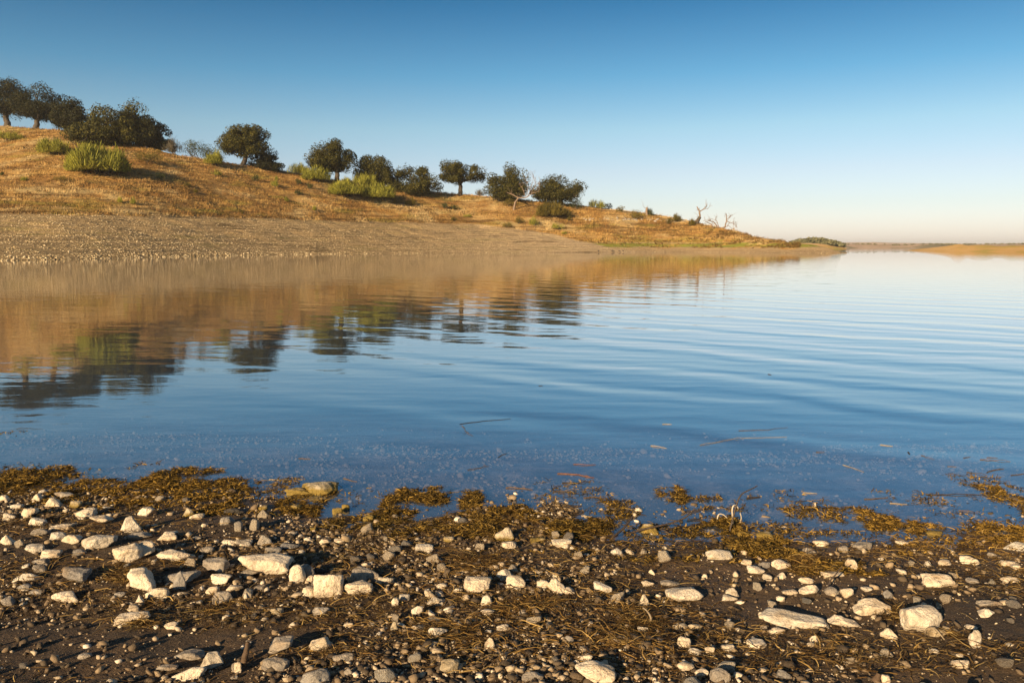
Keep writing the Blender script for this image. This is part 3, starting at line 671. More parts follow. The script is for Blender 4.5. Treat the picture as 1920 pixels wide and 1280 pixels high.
# dead trees
def dead_tree(px, py, limbs, label, seed, rad=0.22, twigs=5, dark=None):
    r = np.random.default_rng(seed); p = pen_hit(px, py); root = empty("dead_tree", p, label, "dead tree", "dead trees on the headland")
    s = p[1] / KP
    def W_(q): return np.array([(q[0] - px) * s, q[2] if len(q) > 2 else 0.0, (py - q[1]) * s])
    main = []; br = []
    for k, (pts, r0, r1) in enumerate(limbs):
        P_ = np.array([W_(q) for q in pts]); dense = []
        for a_, b_ in zip(P_[:-1], P_[1:]): dense += list(wander(a_, b_, 5, 0.05, r)[:-1])
        dense.append(P_[-1]); dense = np.array(dense)
        if k == 0: dense[0, 2] -= 0.3
        (main if k == 0 else br).append((dense, np.linspace(r0, r1, len(dense)) * rad))
        for _ in range(twigs if k else 2):
            i = r.integers(len(dense) // 3, len(dense)); d = r.normal(0, 1, 3); d[2] = abs(d[2]) * 1.2
            L = r.uniform(5, 14) * s; e = dense[i] + d / np.linalg.norm(d) * L
            tw = wander(dense[i], e, 5, .16, r); br.append((tw, np.linspace(.22, .10, 5) * rad))
            for _ in range(2):
                j = r.integers(1, 5); d2 = d / np.linalg.norm(d) + r.normal(0, .7, 3)
                br.append((wander(tw[j], tw[j] + d2 * L * .4, 4, .15, r), np.linspace(.12, .07, 4) * rad))
    V, Fq = tubes(main); link("trunk", make_mesh("trunk", V, Fq, M[dark or 'deadwood'], True), root)
    V, Fq = tubes(br, 5); link("branches", make_mesh("branches", V, Fq, M['deadwood'], True), root)
dead_tree(963, 394, [([(963, 394), (966, 380), (972, 372)], 1.5, 1.0), ([(972, 372), (960, 366), (950, 362)], .9, .3), ([(972, 372), (985, 372), (998, 364), (1012, 360)], .9, .2),
    ([(985, 372), (980, 355), (972, 345)], .4, .12), ([(990, 368), (996, 350), (1000, 336)], .4, .1), ([(996, 364), (1003, 348), (1004, 334)], .35, .1), ([(988, 371), (990, 352), (984, 340)], .35, .1), ([(998, 364), (1010, 352), (1012, 344)], .3, .1)],
    "pale bare dead tree bending right in front of the big oak", 71, 0.22)
dead_tree(1311, 421, [([(1305, 421), (1309, 412), (1312, 407)], 1.8, 1.6), ([(1312, 407), (1311, 396), (1306, 388)], 1.0, .5), ([(1311, 397), (1318, 393), (1323, 388), (1323, 374)], .6, .15), ([(1316, 394), (1327, 392)], .3, .1), ([(1312, 410), (1300, 416), (1296, 422)], 1.0, .3)],
    "tall forked snag with a dark burnt base at the headland's end", 72, 0.30, 2, 'bark')
dead_tree(1358, 426, [([(1354, 427), (1360, 421), (1362, 410), (1361, 398)], 1.0, .3), ([(1354, 425), (1345, 422), (1338, 413), (1326, 410), (1318, 411)], .9, .15), ([(1338, 424), (1332, 416), (1322, 413)], .6, .15), ([(1348, 423), (1344, 412), (1336, 408)], .5, .1), ([(1361, 409), (1368, 404), (1373, 400)], .35, .1), ([(1362, 412), (1374, 416), (1382, 424)], .4, .1), ([(1356, 424), (1366, 420), (1376, 428)], .4, .1)],
    "collapsed dead tree with many thin sprawling branches, nearest the point", 73, 0.26, 5)
dead_tree(1213, 404, [([(1213, 404), (1212, 396), (1213, 389)], 1.6, 1.1)], "short broken stump on the skyline, far left of the snags", 74, 0.26, 0)

# dry grass on the hillside (stuff)
def hill_scatter(n, top, bottom, seed, p0=-160, p1=1500):
    r = np.random.default_rng(seed); px = r.uniform(p0, p1, n)
    d0, d1, z1, d2, z2 = knots(px); gr = np.interp(px, GR[:, 0], GR[:, 1])
    u = r.random(n); return r, px, d0, d1, d2, u
r, px, d0, d1, d2, u = hill_scatter(130000, 0, 0, 51)
Y = d0 + (d2 + 2 - d0) * u ** 0.8; X = (px - 960) / KP * Y; Z = pen_z(X, Y)
rowz = 462 - (Z - CAMZ) / Y * KP; gl_ = np.interp(px, GR[:, 0], GR[:, 1]) + 5 * fbm(X / 8, Y / 8, 0, 3, 5)
dens = fbm(X / 5, Y / 4, 0, 3, 61)
keep = (rowz < gl_ + 1) & (Z > 0.7) & (dens > -0.28 + 0.25 * (Z < 2.5) * (px > 1000))
X, Y, Z, dens = X[keep], Y[keep], Z[keep], dens[keep]; n = len(X)
hgt = r.uniform(0.18, 0.55, n) * (0.8 + 0.8 * np.clip(dens + .2, 0, 1)) * np.where((Z < 2.5) & (colpx(X, Y) > 1000), 0.4, 1)
big = r.random(n) < .05; hgt = np.where(big, hgt * 2.1, hgt)
V = []
for k in range(3):
    az = r.uniform(0, 2 * math.pi, n); off = r.normal(0, .12, (n, 2))
    f_ = np.stack([X + off[:, 0], Y + off[:, 1], Z - .05], 1); wd = np.stack([np.cos(az), np.sin(az), np.zeros(n)], 1) * r.uniform(.02, .055, n)[:, None]
    tip = f_ + np.stack([r.normal(.08, .12, n), r.normal(0, .12, n), hgt * r.uniform(.6, 1.1, n)], 1)
    V.append(np.stack([f_ - wd, f_ + wd, tip], 1))
V = np.concatenate(V).reshape(-1, 3)
mg, t, b = new_mat("dry_grass_blades")
P = worldpos(t)
col = ramp(t, noise(t, 0.09, 4, 0.6, worldpos(t, (1, 1.6, 3))), [(0.30, (0.32, 0.18, 0.05)), (0.42, (0.42, 0.25, 0.08)), (0.55, (0.64, 0.42, 0.15)), (0.66, (0.46, 0.26, 0.08))])
col = mixc(t, ramp(t, island(t), [(0.0, 0.85), (0.55, 0.15), (1.0, 0.0)]), col, (0.14, 0.08, 0.03))
col = mixc(t, ramp(t, noise(t, 0.16, 3, 0.5, worldpos(t, (0.5, 0.5, 3))), [(0.56, 0.0), (0.68, 0.7)]), col, (0.26, 0.24, 0.05))
col = mixc(t, ramp(t, noise(t, 0.075, 4, 0.6, worldpos(t, (1, 1, 2))), [(0.50, 0.0), (0.62, 0.8)]), col, (0.60, 0.46, 0.24))
band = noise(t, 0.35, 4, 0.6, worldpos(t, (0.25, 0.25, 5.0)))
col = mixc(t, ramp(t, band, [(0.50, 0.0), (0.60, 0.8)]), col, (0.15, 0.085, 0.03))
col = mixc(t, ramp(t, noise(t, 0.35, 5, 0.7, P), [(0.50, 0.0), (0.62, 0.7)]), col, (0.24, 0.11, 0.035))
t.links.new(col, b.inputs["Base Color"]); b.inputs["Roughness"].default_value = 0.9; b.inputs["Specular IOR Level"].default_value = 0.1
tag(link("dry_grass", make_mesh("dry_grass", V, np.arange(len(V)).reshape(-1, 3), mg)), "straw-coloured dry grass covering the hillside", "grass", kind="stuff")

# darker rust and brown tussocks over the slope (stuff)
r, px, d0, d1, d2, u = hill_scatter(9500, 0, 0, 151)
Y = d0 + (d2 + 1 - d0) * u ** 0.8; X = (px - 960) / KP * Y; Z = pen_z(X, Y)
rowz = 462 - (Z - CAMZ) / Y * KP; gl_ = np.interp(px, GR[:, 0], GR[:, 1]) + 5 * fbm(X / 8, Y / 8, 0, 3, 5)
edge_ = np.abs(rowz - gl_ + 3) < 3
keep = (rowz < gl_) & (Z > 1.0) & ((fbm(X / 9, Y / 5, 0, 3, 163) > .02) | (edge_ & (px < 900)) | (r.random(len(X)) < .12))
X, Y, Z = X[keep], Y[keep], Z[keep]; k_ = len(X); rad_ = .16 + .5 * r.random(k_) ** 1.6
V, Fc = leaves(np.stack([X, Y, Z + rad_ * .45], 1), rad_, 26, .11, r, .8)
mt_ = foliage("rust_tussocks", [(0, (0.05, 0.030, 0.012)), (0.5, (0.14, 0.080, 0.026)), (0.85, (0.25, 0.15, 0.045)), (1, (0.20, 0.19, 0.04))], 0.15)
tag(link("tussocks", make_mesh("tussocks", V, Fc, mt_)), "rust-brown dry tussocks speckling the hillside", "dry plants", kind="stuff")

# unit stones
def ico(sub):
    bm = bmesh.new(); bmesh.ops.create_icosphere(bm, subdivisions=sub, radius=1)
    V = np.array([v.co[:] for v in bm.verts]); Fc = np.array([[v.index for v in f.verts] for f in bm.faces]); bm.free()
    return V / np.linalg.norm(V, axis=1)[:, None], Fc
ICO = {s: ico(s) for s in (1, 2, 3, 4)}
def stone_shape(seed, sub, k=11, lo=0.55, soft=28.0, point=0.0, rough=0.05):
    r = np.random.default_rng(seed); U, Fc = ICO[sub]
    n_ = r.normal(0, 1, (k, 3)); n_ /= np.linalg.norm(n_, axis=1)[:, None]; d_ = r.uniform(lo, 1.0, k)
    n_ = np.concatenate([n_, np.eye(3), -np.eye(3)]); d_ = np.concatenate([d_, np.full(6, .95)])
    c_ = np.maximum(U @ n_.T, 1e-3) / d_[None, :]
    rr = 1.0 / (np.sum(c_ ** soft, 1) ** (1 / soft))
    V = U * rr[:, None]
    if point: 
        z = (V[:, 2] - V[:, 2].min()) / np.ptp(V[:, 2]); V[:, :2] *= (1 - point * z ** 1.2)[:, None]
    o = r.uniform(0, 50, 3)
    if sub == 1: V = V * r.uniform(.72, 1.18, (len(V), 1)) + r.normal(0, .07, V.shape)
    if sub > 1:
        q = V * 2.2 + o; V = V * (1 + rough * 2.6 * fbm(q[:, 0], q[:, 1], q[:, 2], 3, 5))[:, None]
        q = V * 7 + o; V = V + U * (rough * (0.5 * fbm(q[:, 0], q[:, 1], q[:, 2], 3, 8)))[:, None]
    V = (V - V.min(0)) / np.ptp(V, axis=0) - 0.5
    return V, Fc
def scatter_stones(X, Y, Z, S, seed, name, label, mat, shapes=10, sub=1, flat=(0.3, 0.85), cat="gravel"):
    r = np.random.default_rng(seed); SH_ = [stone_shape(900 + k, sub, 5, .38, 30) for k in range(shapes)]
    Vs = []; Fs = []; base = 0; kk = r.integers(0, shapes, len(X))
    for k in range(shapes):
        U, Fc = SH_[k]; i = np.where(kk == k)[0]
        if not len(i): continue
        a_ = r.uniform(0, 2 * math.pi, len(i)); s = S[i]
        sc = np.stack([s, s * r.uniform(.55, 1, len(i)), s * r.uniform(*flat, len(i))], 1)
        P_ = U[None] * sc[:, None, :]; ca, sa = np.cos(a_)[:, None], np.sin(a_)[:, None]
        tl = r.normal(0, .25, len(i))[:, None]
        x, y, z = P_[..., 0], P_[..., 1], P_[..., 2]; z = z + x * tl
        V = np.stack([x * ca - y * sa + X[i][:, None], x * sa + y * ca + Y[i][:, None], z + (Z[i] + s * .14)[:, None]], -1)
        Vs.append(V.reshape(-1, 3)); Fs.append((Fc[None] + (np.arange(len(i)) * len(U))[:, None, None] + base).reshape(-1, 3)); base += len(i) * len(U)
    return tag(link(name, make_mesh(name, np.concatenate(Vs), np.concatenate(Fs), mat)), label, cat, kind="stuff")

r, px, d0, d1, d2, u = hill_scatter(60000, 0, 0, 52, -160, 1575)
Y = d0 - 0.3 + (np.maximum(d1, d0 + 14) - d0 + 2) * u ** 1.3; X = (px - 960) / KP * Y; Z = pen_z(X, Y)
rowz = 462 - (Z - CAMZ) / Y * KP; gl_ = np.interp(px, GR[:, 0], GR[:, 1]) + 5 * fbm(X / 8, Y / 8, 0, 3, 5)
keep = ((rowz > gl_ - 2) | (Z < 0.6) | (r.random(len(X)) < .12)) & (fbm(X / 4, Y / 1.0, 0, 3, 77) > -0.22)
X, Y, Z = X[keep], Y[keep], Z[keep]
rt = sstep(500, 1150, colpx(X, Y)); k_ = (r.random(len(X)) > rt * .75) | (Z > .8); X, Y, Z, rt = X[k_], Y[k_], Z[k_], rt[k_]
S = (0.07 + 0.15 * r.random(len(X)) ** 3 + 0.10 * (Z < 0.35) * r.random(len(X)) ** 2) * (1 - .45 * rt)
mgv, t, b = new_mat("far_bank_stones")
t.links.new(ramp(t, island(t), [(0, (0.08, 0.055, 0.028)), (0.3, (0.22, 0.16, 0.08)), (0.6, (0.42, 0.32, 0.18)), (1, (0.78, 0.64, 0.42))]), b.inputs["Base Color"]); b.inputs["Roughness"].default_value = 0.9
scatter_stones(X, Y, Z, S, 53, "bank_gravel", "loose pale shingle on the far bank", mgv)

# stony terrace on the skyline side + far wood (stuff)
r = np.random.default_rng(88); n = 520
fx = r.uniform(1478, 1582, n); fY = r.uniform(455, 520, n)
top = np.interp(fx, [1478, 1495, 1515, 1530, 1545, 1565, 1582], [1.8, 3.6, 4.4, 4.8, 4.3, 2.9, 1.1]) * (fY / 470)
cs = np.stack([(fx - 960) / KP * fY, fY, 1.0 + r.random(n) ** .6 * top], 1)
V, Fc = leaves(cs, r.uniform(0.8, 1.7, n), 60, 0.55, r, 0.9)
mw = foliage("distant_wood_leaves", [(0, (0.10, 0.105, 0.06)), (1, (0.22, 0.21, 0.12))], 0.1)
tag(link("distant_wood", make_mesh("distant_wood", V, Fc, mw)), "hazy wooded knoll rising behind the headland's tip", "wood", kind="stuff")
n = 260; fx = r.uniform(1590, 2150, n); fY = np.interp(fx, [1560, 1620, 1700, 1760, 1840, 1920, 2100], [640, 700, 640, 600, 560, 540, 500]) + r.uniform(40, 64, n)
hz = np.interp(fx, [1560, 1620, 1680, 1760, 1840, 1920, 2100], [3.0, 3.9, 2.9, 3.4, 3.1, 3.3, 5])
cs = np.stack([(fx - 960) / KP * fY, fY, hz * r.uniform(.80, 1.06, n)], 1)
V, Fc = leaves(cs, r.uniform(0.5, 1.3, n), 26, 0.5, r, 0.6)
tag(link("distant_scrub", make_mesh("distant_scrub", V, Fc, mw)), "dark scrub dotting the far low hills", "scrub", kind="stuff")
# dark rubble line on the right bank
r = np.random.default_rng(5)
px = r.uniform(1095, 1290, 500); Y = []; 
pp = [pen_hit(a_, b_) for a_, b_ in zip(px[:90], 411 + (px[:90] - 1095) * 0.02 + r.normal(0, 1.3, 90))]
pp = np.array(pp); scatter_stones(pp[:, 0], pp[:, 1], pp[:, 2], r.uniform(.25, .75, 90), 6, "terrace_rubble", "dark rubble outcrop along the upper terrace of the headland", M['g'], sub=2, cat="rubble")

px = r.uniform(1120, 1172, 34); pp = np.array([pen_hit(a_, 471.2) for a_ in px]); scatter_stones(pp[:, 0], pp[:, 1] + r.uniform(-.5, 2.5, 34), np.maximum(pen_z(pp[:, 0], pp[:, 1]), -.05), r.uniform(.15, .5, 34), 7, "wet_rubble", "dark wet rubble where the gravel bank ends at the water", M['d'], sub=2, cat="rubble")
# ------------------------------------------------------------------ individual rocks of the near shore
def zoomA(b_): return tuple(v * .3438 + o for v, o in zip(b_, (0, 840, 0, 840)))
def zoomB(b_): return tuple(v * .3437 + o for v, o in zip(b_, (440, 840, 440, 840)))
def zoomC(b_): return tuple(v * .3437 + o for v, o in zip(b_, (920, 840, 920, 840)))
def zoomD(b_): return tuple(v * .3437 + o for v, o in zip(b_, (1400, 840, 1400, 840)))
rocks = []
def rk(zf, txt):
    for ln in txt.strip().splitlines():
        a_, lab = ln.split('|'); f_ = a_.split(); rocks.append((zf(tuple(float(v) for v in f_[:4])), f_[4], f_[5], lab.strip()))
# x0 y0 x1 y1  shape(r rounded, a angular, s slab, p pointed)  colour
rk(zoomA, """
450 463 636 560 r w|smooth cream dome-shaped rock, left neighbour of the paired boulders
628 525 776 634 r w|front boulder of the touching pair, bright cream and rounded
700 512 846 606 r w|rear boulder of the touching pair, speckled on its right
670 654 882 782 a w|large angular white rock with a long ridge, below the touching pair
868 548 1056 616 s w|flat white slab with straw across its foot, right of the touching pair
1110 596 1256 684 a g|grey craggy rock left of the long white boulder
663 362 777 460 p w|pyramid-shaped white rock standing above the flat grey slab
145 377 267 423 s w|flat cream rock under the little cube-like stone at the left
112 320 202 383 a w|cube-like cream stone near the left weed mat
0 254 53 296 r w|cream stone against the left edge just below the weed
245 265 350 322 p w|wedge-shaped pale stone touching the weed at the left
378 287 453 330 r y|yellowish round stone at the foot of the weed
400 326 520 388 a w|jagged pale stone between the wedge and the pyramid rock
494 367 615 421 a w|notched white stone left of the pyramid rock
0 468 79 531 p w|conical pale rock at the left edge
266 410 392 450 s w|thin flat pale stone above the row of three left rocks
328 461 461 521 p w|sharp-edged pale rock directly left of the smooth dome
280 450 360 506 a w|smaller rock leaning on the sharp-edged one
176 434 272 481 s g|low grey-white stone in the left row
150 522 249 576 r w|oval cream stone left, below the left row
228 555 339 613 a w|knobbly cream stone below the oval one
337 658 492 746 a g|rough grey lump tangled with straw, left
85 685 213 743 p w|tent-shaped pale rock on bare mud at the left
0 803 96 866 a g|whitish rock at the left edge, lowest there
287 778 448 850 s w|blocky oblong rock alone on dark mud
625 898 816 968 s w|bright oblong rock lying in golden straw
888 945 972 986 s w|small sunlit flake right of the oblong rock in straw
964 1087 1122 1156 s g|grey oblong stone, upper of the three at the bottom
1090 1105 1222 1206 p w|pale triangular rock between two others at the bottom
943 1180 1127 1268 a w|broad white rock cut near the bottom edge with a flat back
1257 1165 1319 1224 p g|small grey wedge right of the bottom trio
1036 350 1113 389 r w|pale oval stone under the long weed mat
1203 371 1279 421 r g|pale pebble-like stone near the dark flat slate
663 458 832 501 s g|flat grey slab under the pyramid rock
800 749 922 832 a w|lumpy pale rock at the right foot of the large angular rock
740 797 792 860 p w|small upright stone under the large angular rock
938 668 1022 780 p g|grey upright rock right of the large angular rock
700 850 771 896 a w|bright stone just above the oblong rock in straw
1155 679 1276 746 a w|pale craggy rock below the grey craggy one
1160 778 1273 852 p g|grey mound-shaped rock among small stones below the craggy pair
860 460 977 511 a w|sunlit pale rock above the flat slab with straw
1095 540 1172 580 s g|grey shard right of the flat slab
998 328 1062 378 p y|leaning yellowish stone by the weed
758 318 842 372 a w|pale stone on the landward edge of the weed
173 243 238 292 p w|thin upright pale stone at the weed's left end
18 350 92 396 a w|pale stone at the left above the conical rock
900 668 1086 742 s g|broad grey stone half hidden behind the upright grey rock
103 738 172 782 r g|grey stone at the foot of the tent-shaped rock
160 770 237 802 s g|flat grey stone low right of the tent-shaped rock
1225 320 1337 362 s d|dark flat slate beside the water
850 1180 978 1227 s g|dull grey flat stone left of the bottom trio's broad rock
430 1112 502 1152 a g|dim grey stone alone at the lower left
1200 494 1290 532 s w|pale flat stone above the grey craggy rock, left of two
1290 500 1372 540 s g|pale flat stone above the grey craggy rock, right of two
300 236 352 268 r g|small grey stone behind the wedge stone in the weed
336 236 408 276 a g|grey stone at the weed gap by the water
212 220 262 250 r w|small pale stone topping the left weed mat
560 310 620 338 s g|grey flat stone under the middle of the weed
1128 752 1196 800 r w|small pale stone left of the grey mound-shaped rock
962 783 1028 815 r w|small oval stone below the upright grey rock
628 782 690 818 r g|round grey stone left of the lumpy pale rock
176 600 276 640 s g|grey slab below the knobbly cream stone
180 630 262 678 r g|brownish grey stone under that slab
393 550 470 586 s g|low grey stone between the knobbly stone and the pair
60 300 132 336 s w|flat pale stone above the cube-like one
1048 478 1100 500 r w|small pale stone below the pale oval ones, by straw
1255 1238 1300 1262 r g|small grey stone at the bottom beside the wedge
1238 740 1330 790 a w|pale stone tangled in golden straw right of the craggy pair
1040 826 1106 862 a w|small pale stone left of the sunlit shell-like straw
515 100 572 136 p y|tiny pointed stone alone in the shallow water
""")
rk(zoomB, """
350 165 572 276 r y|largest rock at the water's edge, cream top and yellow algae foot
283 197 450 274 s y|yellow ledge of rock clasping the left of the waterside rock
15 568 322 700 s w|long white boulder lying left to right, longest of the left half
40 650 150 706 a g|grey stone wedged beneath the long white boulder
298 630 388 738 r w|bright round end-stone beside the long boulder
345 627 442 722 a g|grey stone backing the bright round end-stone
437 668 597 822 a w|upright faceted boulder right of the long white one
600 718 757 800 s w|oblong white rock right of the upright faceted boulder
636 645 792 732 s g|smooth grey boulder above the oblong white rock
532 318 592 364 r y|small yellow stone standing in the shallows
584 302 628 342 r y|brown stone behind the small yellow one in the shallows
700 360 762 402 r y|yellowish stone between weed and shallows
984 522 1087 577 a w|cream rock just landward of the central weed
1250 700 1406 802 a w|squarish cream boulder in the middle of the beach
1044 808 1152 862 p w|low pale rock left below the squarish boulder
962 856 1028 911 a w|small angular white rock on dark debris
1340 870 1419 916 r w|white oval stone below the squarish boulder
1338 795 1407 858 p w|wedge stone touching the squarish boulder's foot
850 940 894 996 p y|yellow-brown upright stone on the lower beach
190 1026 332 1122 a g|rough grey rock left of the bright triangular one, lower beach
400 1022 542 1116 p w|bright triangular rock on the lower beach
147 1145 292 1218 a g|flat-topped grey rock below the rough grey one
357 1204 520 1300 s g|pale block cut by the bottom edge of the photo
536 1114 652 1168 r g|grey rounded rock right of the bottom triangular one
415 862 522 922 s g|greyish cream stone below the upright faceted boulder
200 868 268 915 a y|orange-tinted stone on bare mud
362 754 442 816 a w|small cream stone left of the upright faceted boulder
105 742 171 783 r g|dull stone beneath the long boulder
252 518 354 558 r g|grey oval stone above the long white boulder
463 492 532 530 p w|cream stone above the smooth grey boulder
168 534 262 582 a g|grey stone touching the top of the long boulder
3 498 97 542 a w|pale stone left above the long boulder
293 941 341 982 p w|small bright stone on mud below the orange-tinted one
1048 976 1162 1032 s w|flat bright stone in sunlit rubble
1360 1034 1422 1108 p w|upright cream stone in the sunlit rubble
1118 1144 1228 1232 r y|brown mottled rock at the bottom
0 1164 40 1226 a w|pale stone beside the split upright wood
588 1199 644 1247 p g|small grey pointed rock near the bottom edge
855 814 897 864 r w|small cream stone beside a slanted grey chip
897 793 957 838 s g|slanted grey chip on the mid beach
1098 735 1162 772 r w|left of two pale stones above the squarish boulder's foot
1035 770 1080 812 r w|small round cream stone left of the squarish boulder
127 472 203 532 p g|slanted grey-white stone left of the oval grey stone
543 494 612 524 r w|cream pebble-stone beyond the smooth grey boulder
596 950 652 982 s w|pale chip left of the yellow-brown upright stone
1236 796 1284 832 r w|small cream stone at the left foot of the squarish boulder
780 690 872 750 a w|rough pinkish stone ending the smooth grey boulder
1148 858 1206 892 r g|grey round stone right of the low pale rock
1138 484 1198 520 r y|pale stone within the central weed
130 310 182 344 r y|orange stone at the weed left of the waterside rock
302 302 372 346 r y|yellowish stone under the waterside rock
300 448 345 472 r g|small grey-white stone on the dark shingle by the inlet
410 428 446 454 r y|pale pebble-like stone beside the inlet
1187 760 1246 790 s w|pale flat stone adjoining the squarish boulder's left
1428 960 1502 996 s w|pale double-humped stone below the white oval one
390 692 440 734 r w|small pinkish stone between the round end-stone and faceted boulder
""")
rk(zoomC, """
10 426 132 514 p y|cream-topped rock sitting at the weed's edge, mid beach
60 508 142 552 s w|flat cream stone under the cream-topped weed-edge rock
214 484 302 521 r y|dull yellow stone right of the cream-topped rock
330 497 444 546 s w|flat pale slab before the right-hand weed mat
654 541 719 587 r w|round cream stone below the tangled branches
1170 539 1312 612 r w|bright egg-shaped boulder just landward of the white stem loops
25 652 132 726 p w|pyramid rock right of the squarish boulder
80 694 192 768 a w|squat bright rock below the small pyramid
250 714 323 770 r w|round cream stone left of the kite-shaped rock
308 702 414 796 p w|kite-shaped bright rock in the centre of the beach
384 759 463 801 s w|flat stone at the right foot of the kite-shaped rock
558 728 664 796 a w|pale rock between the kite-shaped rock and the big smooth one
953 749 1158 850 r w|big smooth cream boulder with a shaded right end
804 794 868 867 p w|small pointed rock left of the big smooth boulder
924 715 1032 760 s g|greyish slab above the big smooth boulder
1280 759 1352 816 p w|pointed pinkish stone right of the big smooth boulder
1258 800 1347 840 s w|flat stone under the pointed pinkish one
30 960 105 997 s w|white flat stone on dark mud, centre left
145 878 202 917 r g|small grey-white stone on the dark debris band
458 1162 684 1300 r w|huge cream boulder cut by the bottom edge, centre
168 1217 292 1278 r g|white-grey rounded rock left of the huge bottom boulder
1014 1017 1090 1094 a w|cream faceted rock on the lower beach, centre right
1398 1036 1508 1100 r w|smooth cream stone alone left of the long slab's lower end
1014 1158 1112 1218 r w|cream oval rock, first of the three at the lower right centre
1110 1199 1192 1250 r w|middle stone of the three at the lower right centre
1194 1198 1302 1290 r g|grey round boulder, last of the three at the lower right centre
1074 1088 1152 1132 s w|pale flat stone under the cream faceted rock
1165 1075 1222 1127 a w|pink-grey stone right of the pale flat one
400 1016 456 1061 p g|dim pyramid stone on shaded gravel
798 970 860 1003 s w|pale flat stone beside the curled root
1462 890 1520 936 r w|whitish stone left above the long slab
1256 1065 1332 1112 s w|buff flat stone left of the smooth lone one
798 408 932 480 p y|yellow algae-covered stone under the tangled branches
1345 450 1406 492 r y|pale yellow stone right of the white stem loops
1398 644 1492 696 r w|glossy white rounded stone at the debris line
470 1125 556 1166 s w|flat stone above the huge bottom boulder
820 719 896 756 s w|cream flat stone left of the greyish slab
728 552 784 582 s w|pale flat stone right of the round cream one
912 556 972 588 s w|pinkish flat stone under the dark inlet
1150 684 1182 712 r w|small pale stone above the big smooth boulder
1075 950 1162 996 s y|yellow-brown flat rock below the debris band
985 952 1082 998 r y|brown rock left of the yellow-brown flat one
860 660 896 692 p w|tiny peaked white stone in pebbly gravel
1364 604 1422 640 r w|small pinkish stone right of the bright egg-shaped boulder
240 660 286 690 r g|small grey-white stone above the round cream one
100 878 142 906 r w|pinkish pebble-stone left of the grey-white one
""")
rk(zoomD, """
365 494 448 536 r w|pinkish white lump behind the dry weed, right half
492 526 564 570 r g|round grey-white stone right of the pinkish lump
574 512 692 562 s g|flat grey stone beside the round grey-white one
528 602 608 664 p w|bright leaning rock with a flat shaded side, right half
404 667 532 712 s w|cream flake tangled in weed left of the mud flat
960 691 1127 769 s w|bright saddle-shaped rock alone on the dark mud flat
280 737 402 810 p w|white sharp-peaked rock on the mid right beach
420 755 504 808 r g|grey rounded rock beside the sharp-peaked one
504 761 584 818 r w|round cream rock at the end of the peaked row
570 815 782 916 s w|sloping cream slab left of the largest boulder
838 848 1062 1022 r w|largest boulder of the right half, smooth cream with a shaded top
68 884 432 986 s w|long low white slab crossed by a shadow band
452 908 612 990 p w|craggy cream rock right of the long low slab
732 974 818 1040 p w|pointed cream rock below the sloping slab
1200 985 1282 1090 p w|tall narrow white stone with brown debris at its foot
1245 868 1362 923 p w|flat triangular cream stone on the right mud
1258 825 1392 866 s g|brownish flat stone above the triangular one
734 771 798 826 a g|grey angular stone above the sloping slab
1405 508 1560 562 s w|elongated white rock cut by the right edge
1160 584 1240 632 a w|squarish buff stone in the right-hand row
1222 600 1266 640 r w|bright round stone against the squarish buff one
1384 612 1482 646 s w|flat cream stone right end of the row
1440 630 1497 664 r w|round cream stone under the row's right end
1040 606 1118 646 a w|pale stone left of the squarish buff one
966 611 1012 648 p w|small slanted pale stone left of the row
132 604 238 662 r w|bright white stone at the left of the debris line
344 1015 402 1062 p w|small triangular stone under the long low slab
145 1199 242 1258 p g|dull pointed rock at the bottom, right half
732 1235 785 1290 a w|pale stone at the bottom edge with a brown post beside it
1120 1145 1222 1208 a w|pale rock in the sunlit pebbles, bottom right
1195 702 1260 742 r g|greyish stone right of the saddle-shaped rock
1384 700 1492 736 s w|flat pale stone near the right edge below the row
590 380 658 412 r y|cream stone nested in the offshore weed
975 447 1072 490 r y|yellow stone in the weed at the dark inlet
806 500 880 532 s w|cream-ended flat stone on the shingle by the inlet
970 974 1088 1030 r y|brown rock tangled with roots at the largest boulder's foot
278 700 372 742 s w|buff stone above the sharp-peaked rock
84 684 136 724 r w|left of two small bright stones by the debris
160 674 218 714 p w|right of two small bright stones by the debris
345 628 482 656 s w|thin flat pale stone under the weed
190 765 280 800 s w|flat cream stone left of the sharp-peaked rock
1000 1088 1050 1120 r w|rounded pebble-stone under the largest boulder
1140 1118 1186 1146 r w|small rounded stone above the pale rock, bottom right
814 654 868 690 a w|pale chip on the left of the mud flat
622 754 682 786 a w|little ribbed cream stone left of the grey angular one
145 420 222 452 s w|pinkish white stone lying in shallow water
1310 566 1362 596 r g|grey stone behind the right-hand row
300 536 380 576 p g|grey leaning stone left of the round grey-white one
52 452 142 510 r y|yellow-bottomed pale stone at the waterline, right half
62 618 130 656 s g|grey flat stone left of the bright white one
120 975 212 1016 s w|buff flat rock under the left end of the long slab
72 962 112 992 r w|small cream stone at the long slab's lower left
162 806 208 842 r w|small pinkish stone below the flat cream one
486 1180 530 1212 r w|cream pebble-stone in the sunlit gravel
1405 1060 1460 1082 s w|low flat stone near the right edge, lower beach
1190 962 1260 992 s w|flat pale stone directly above the tall narrow white stone
""")

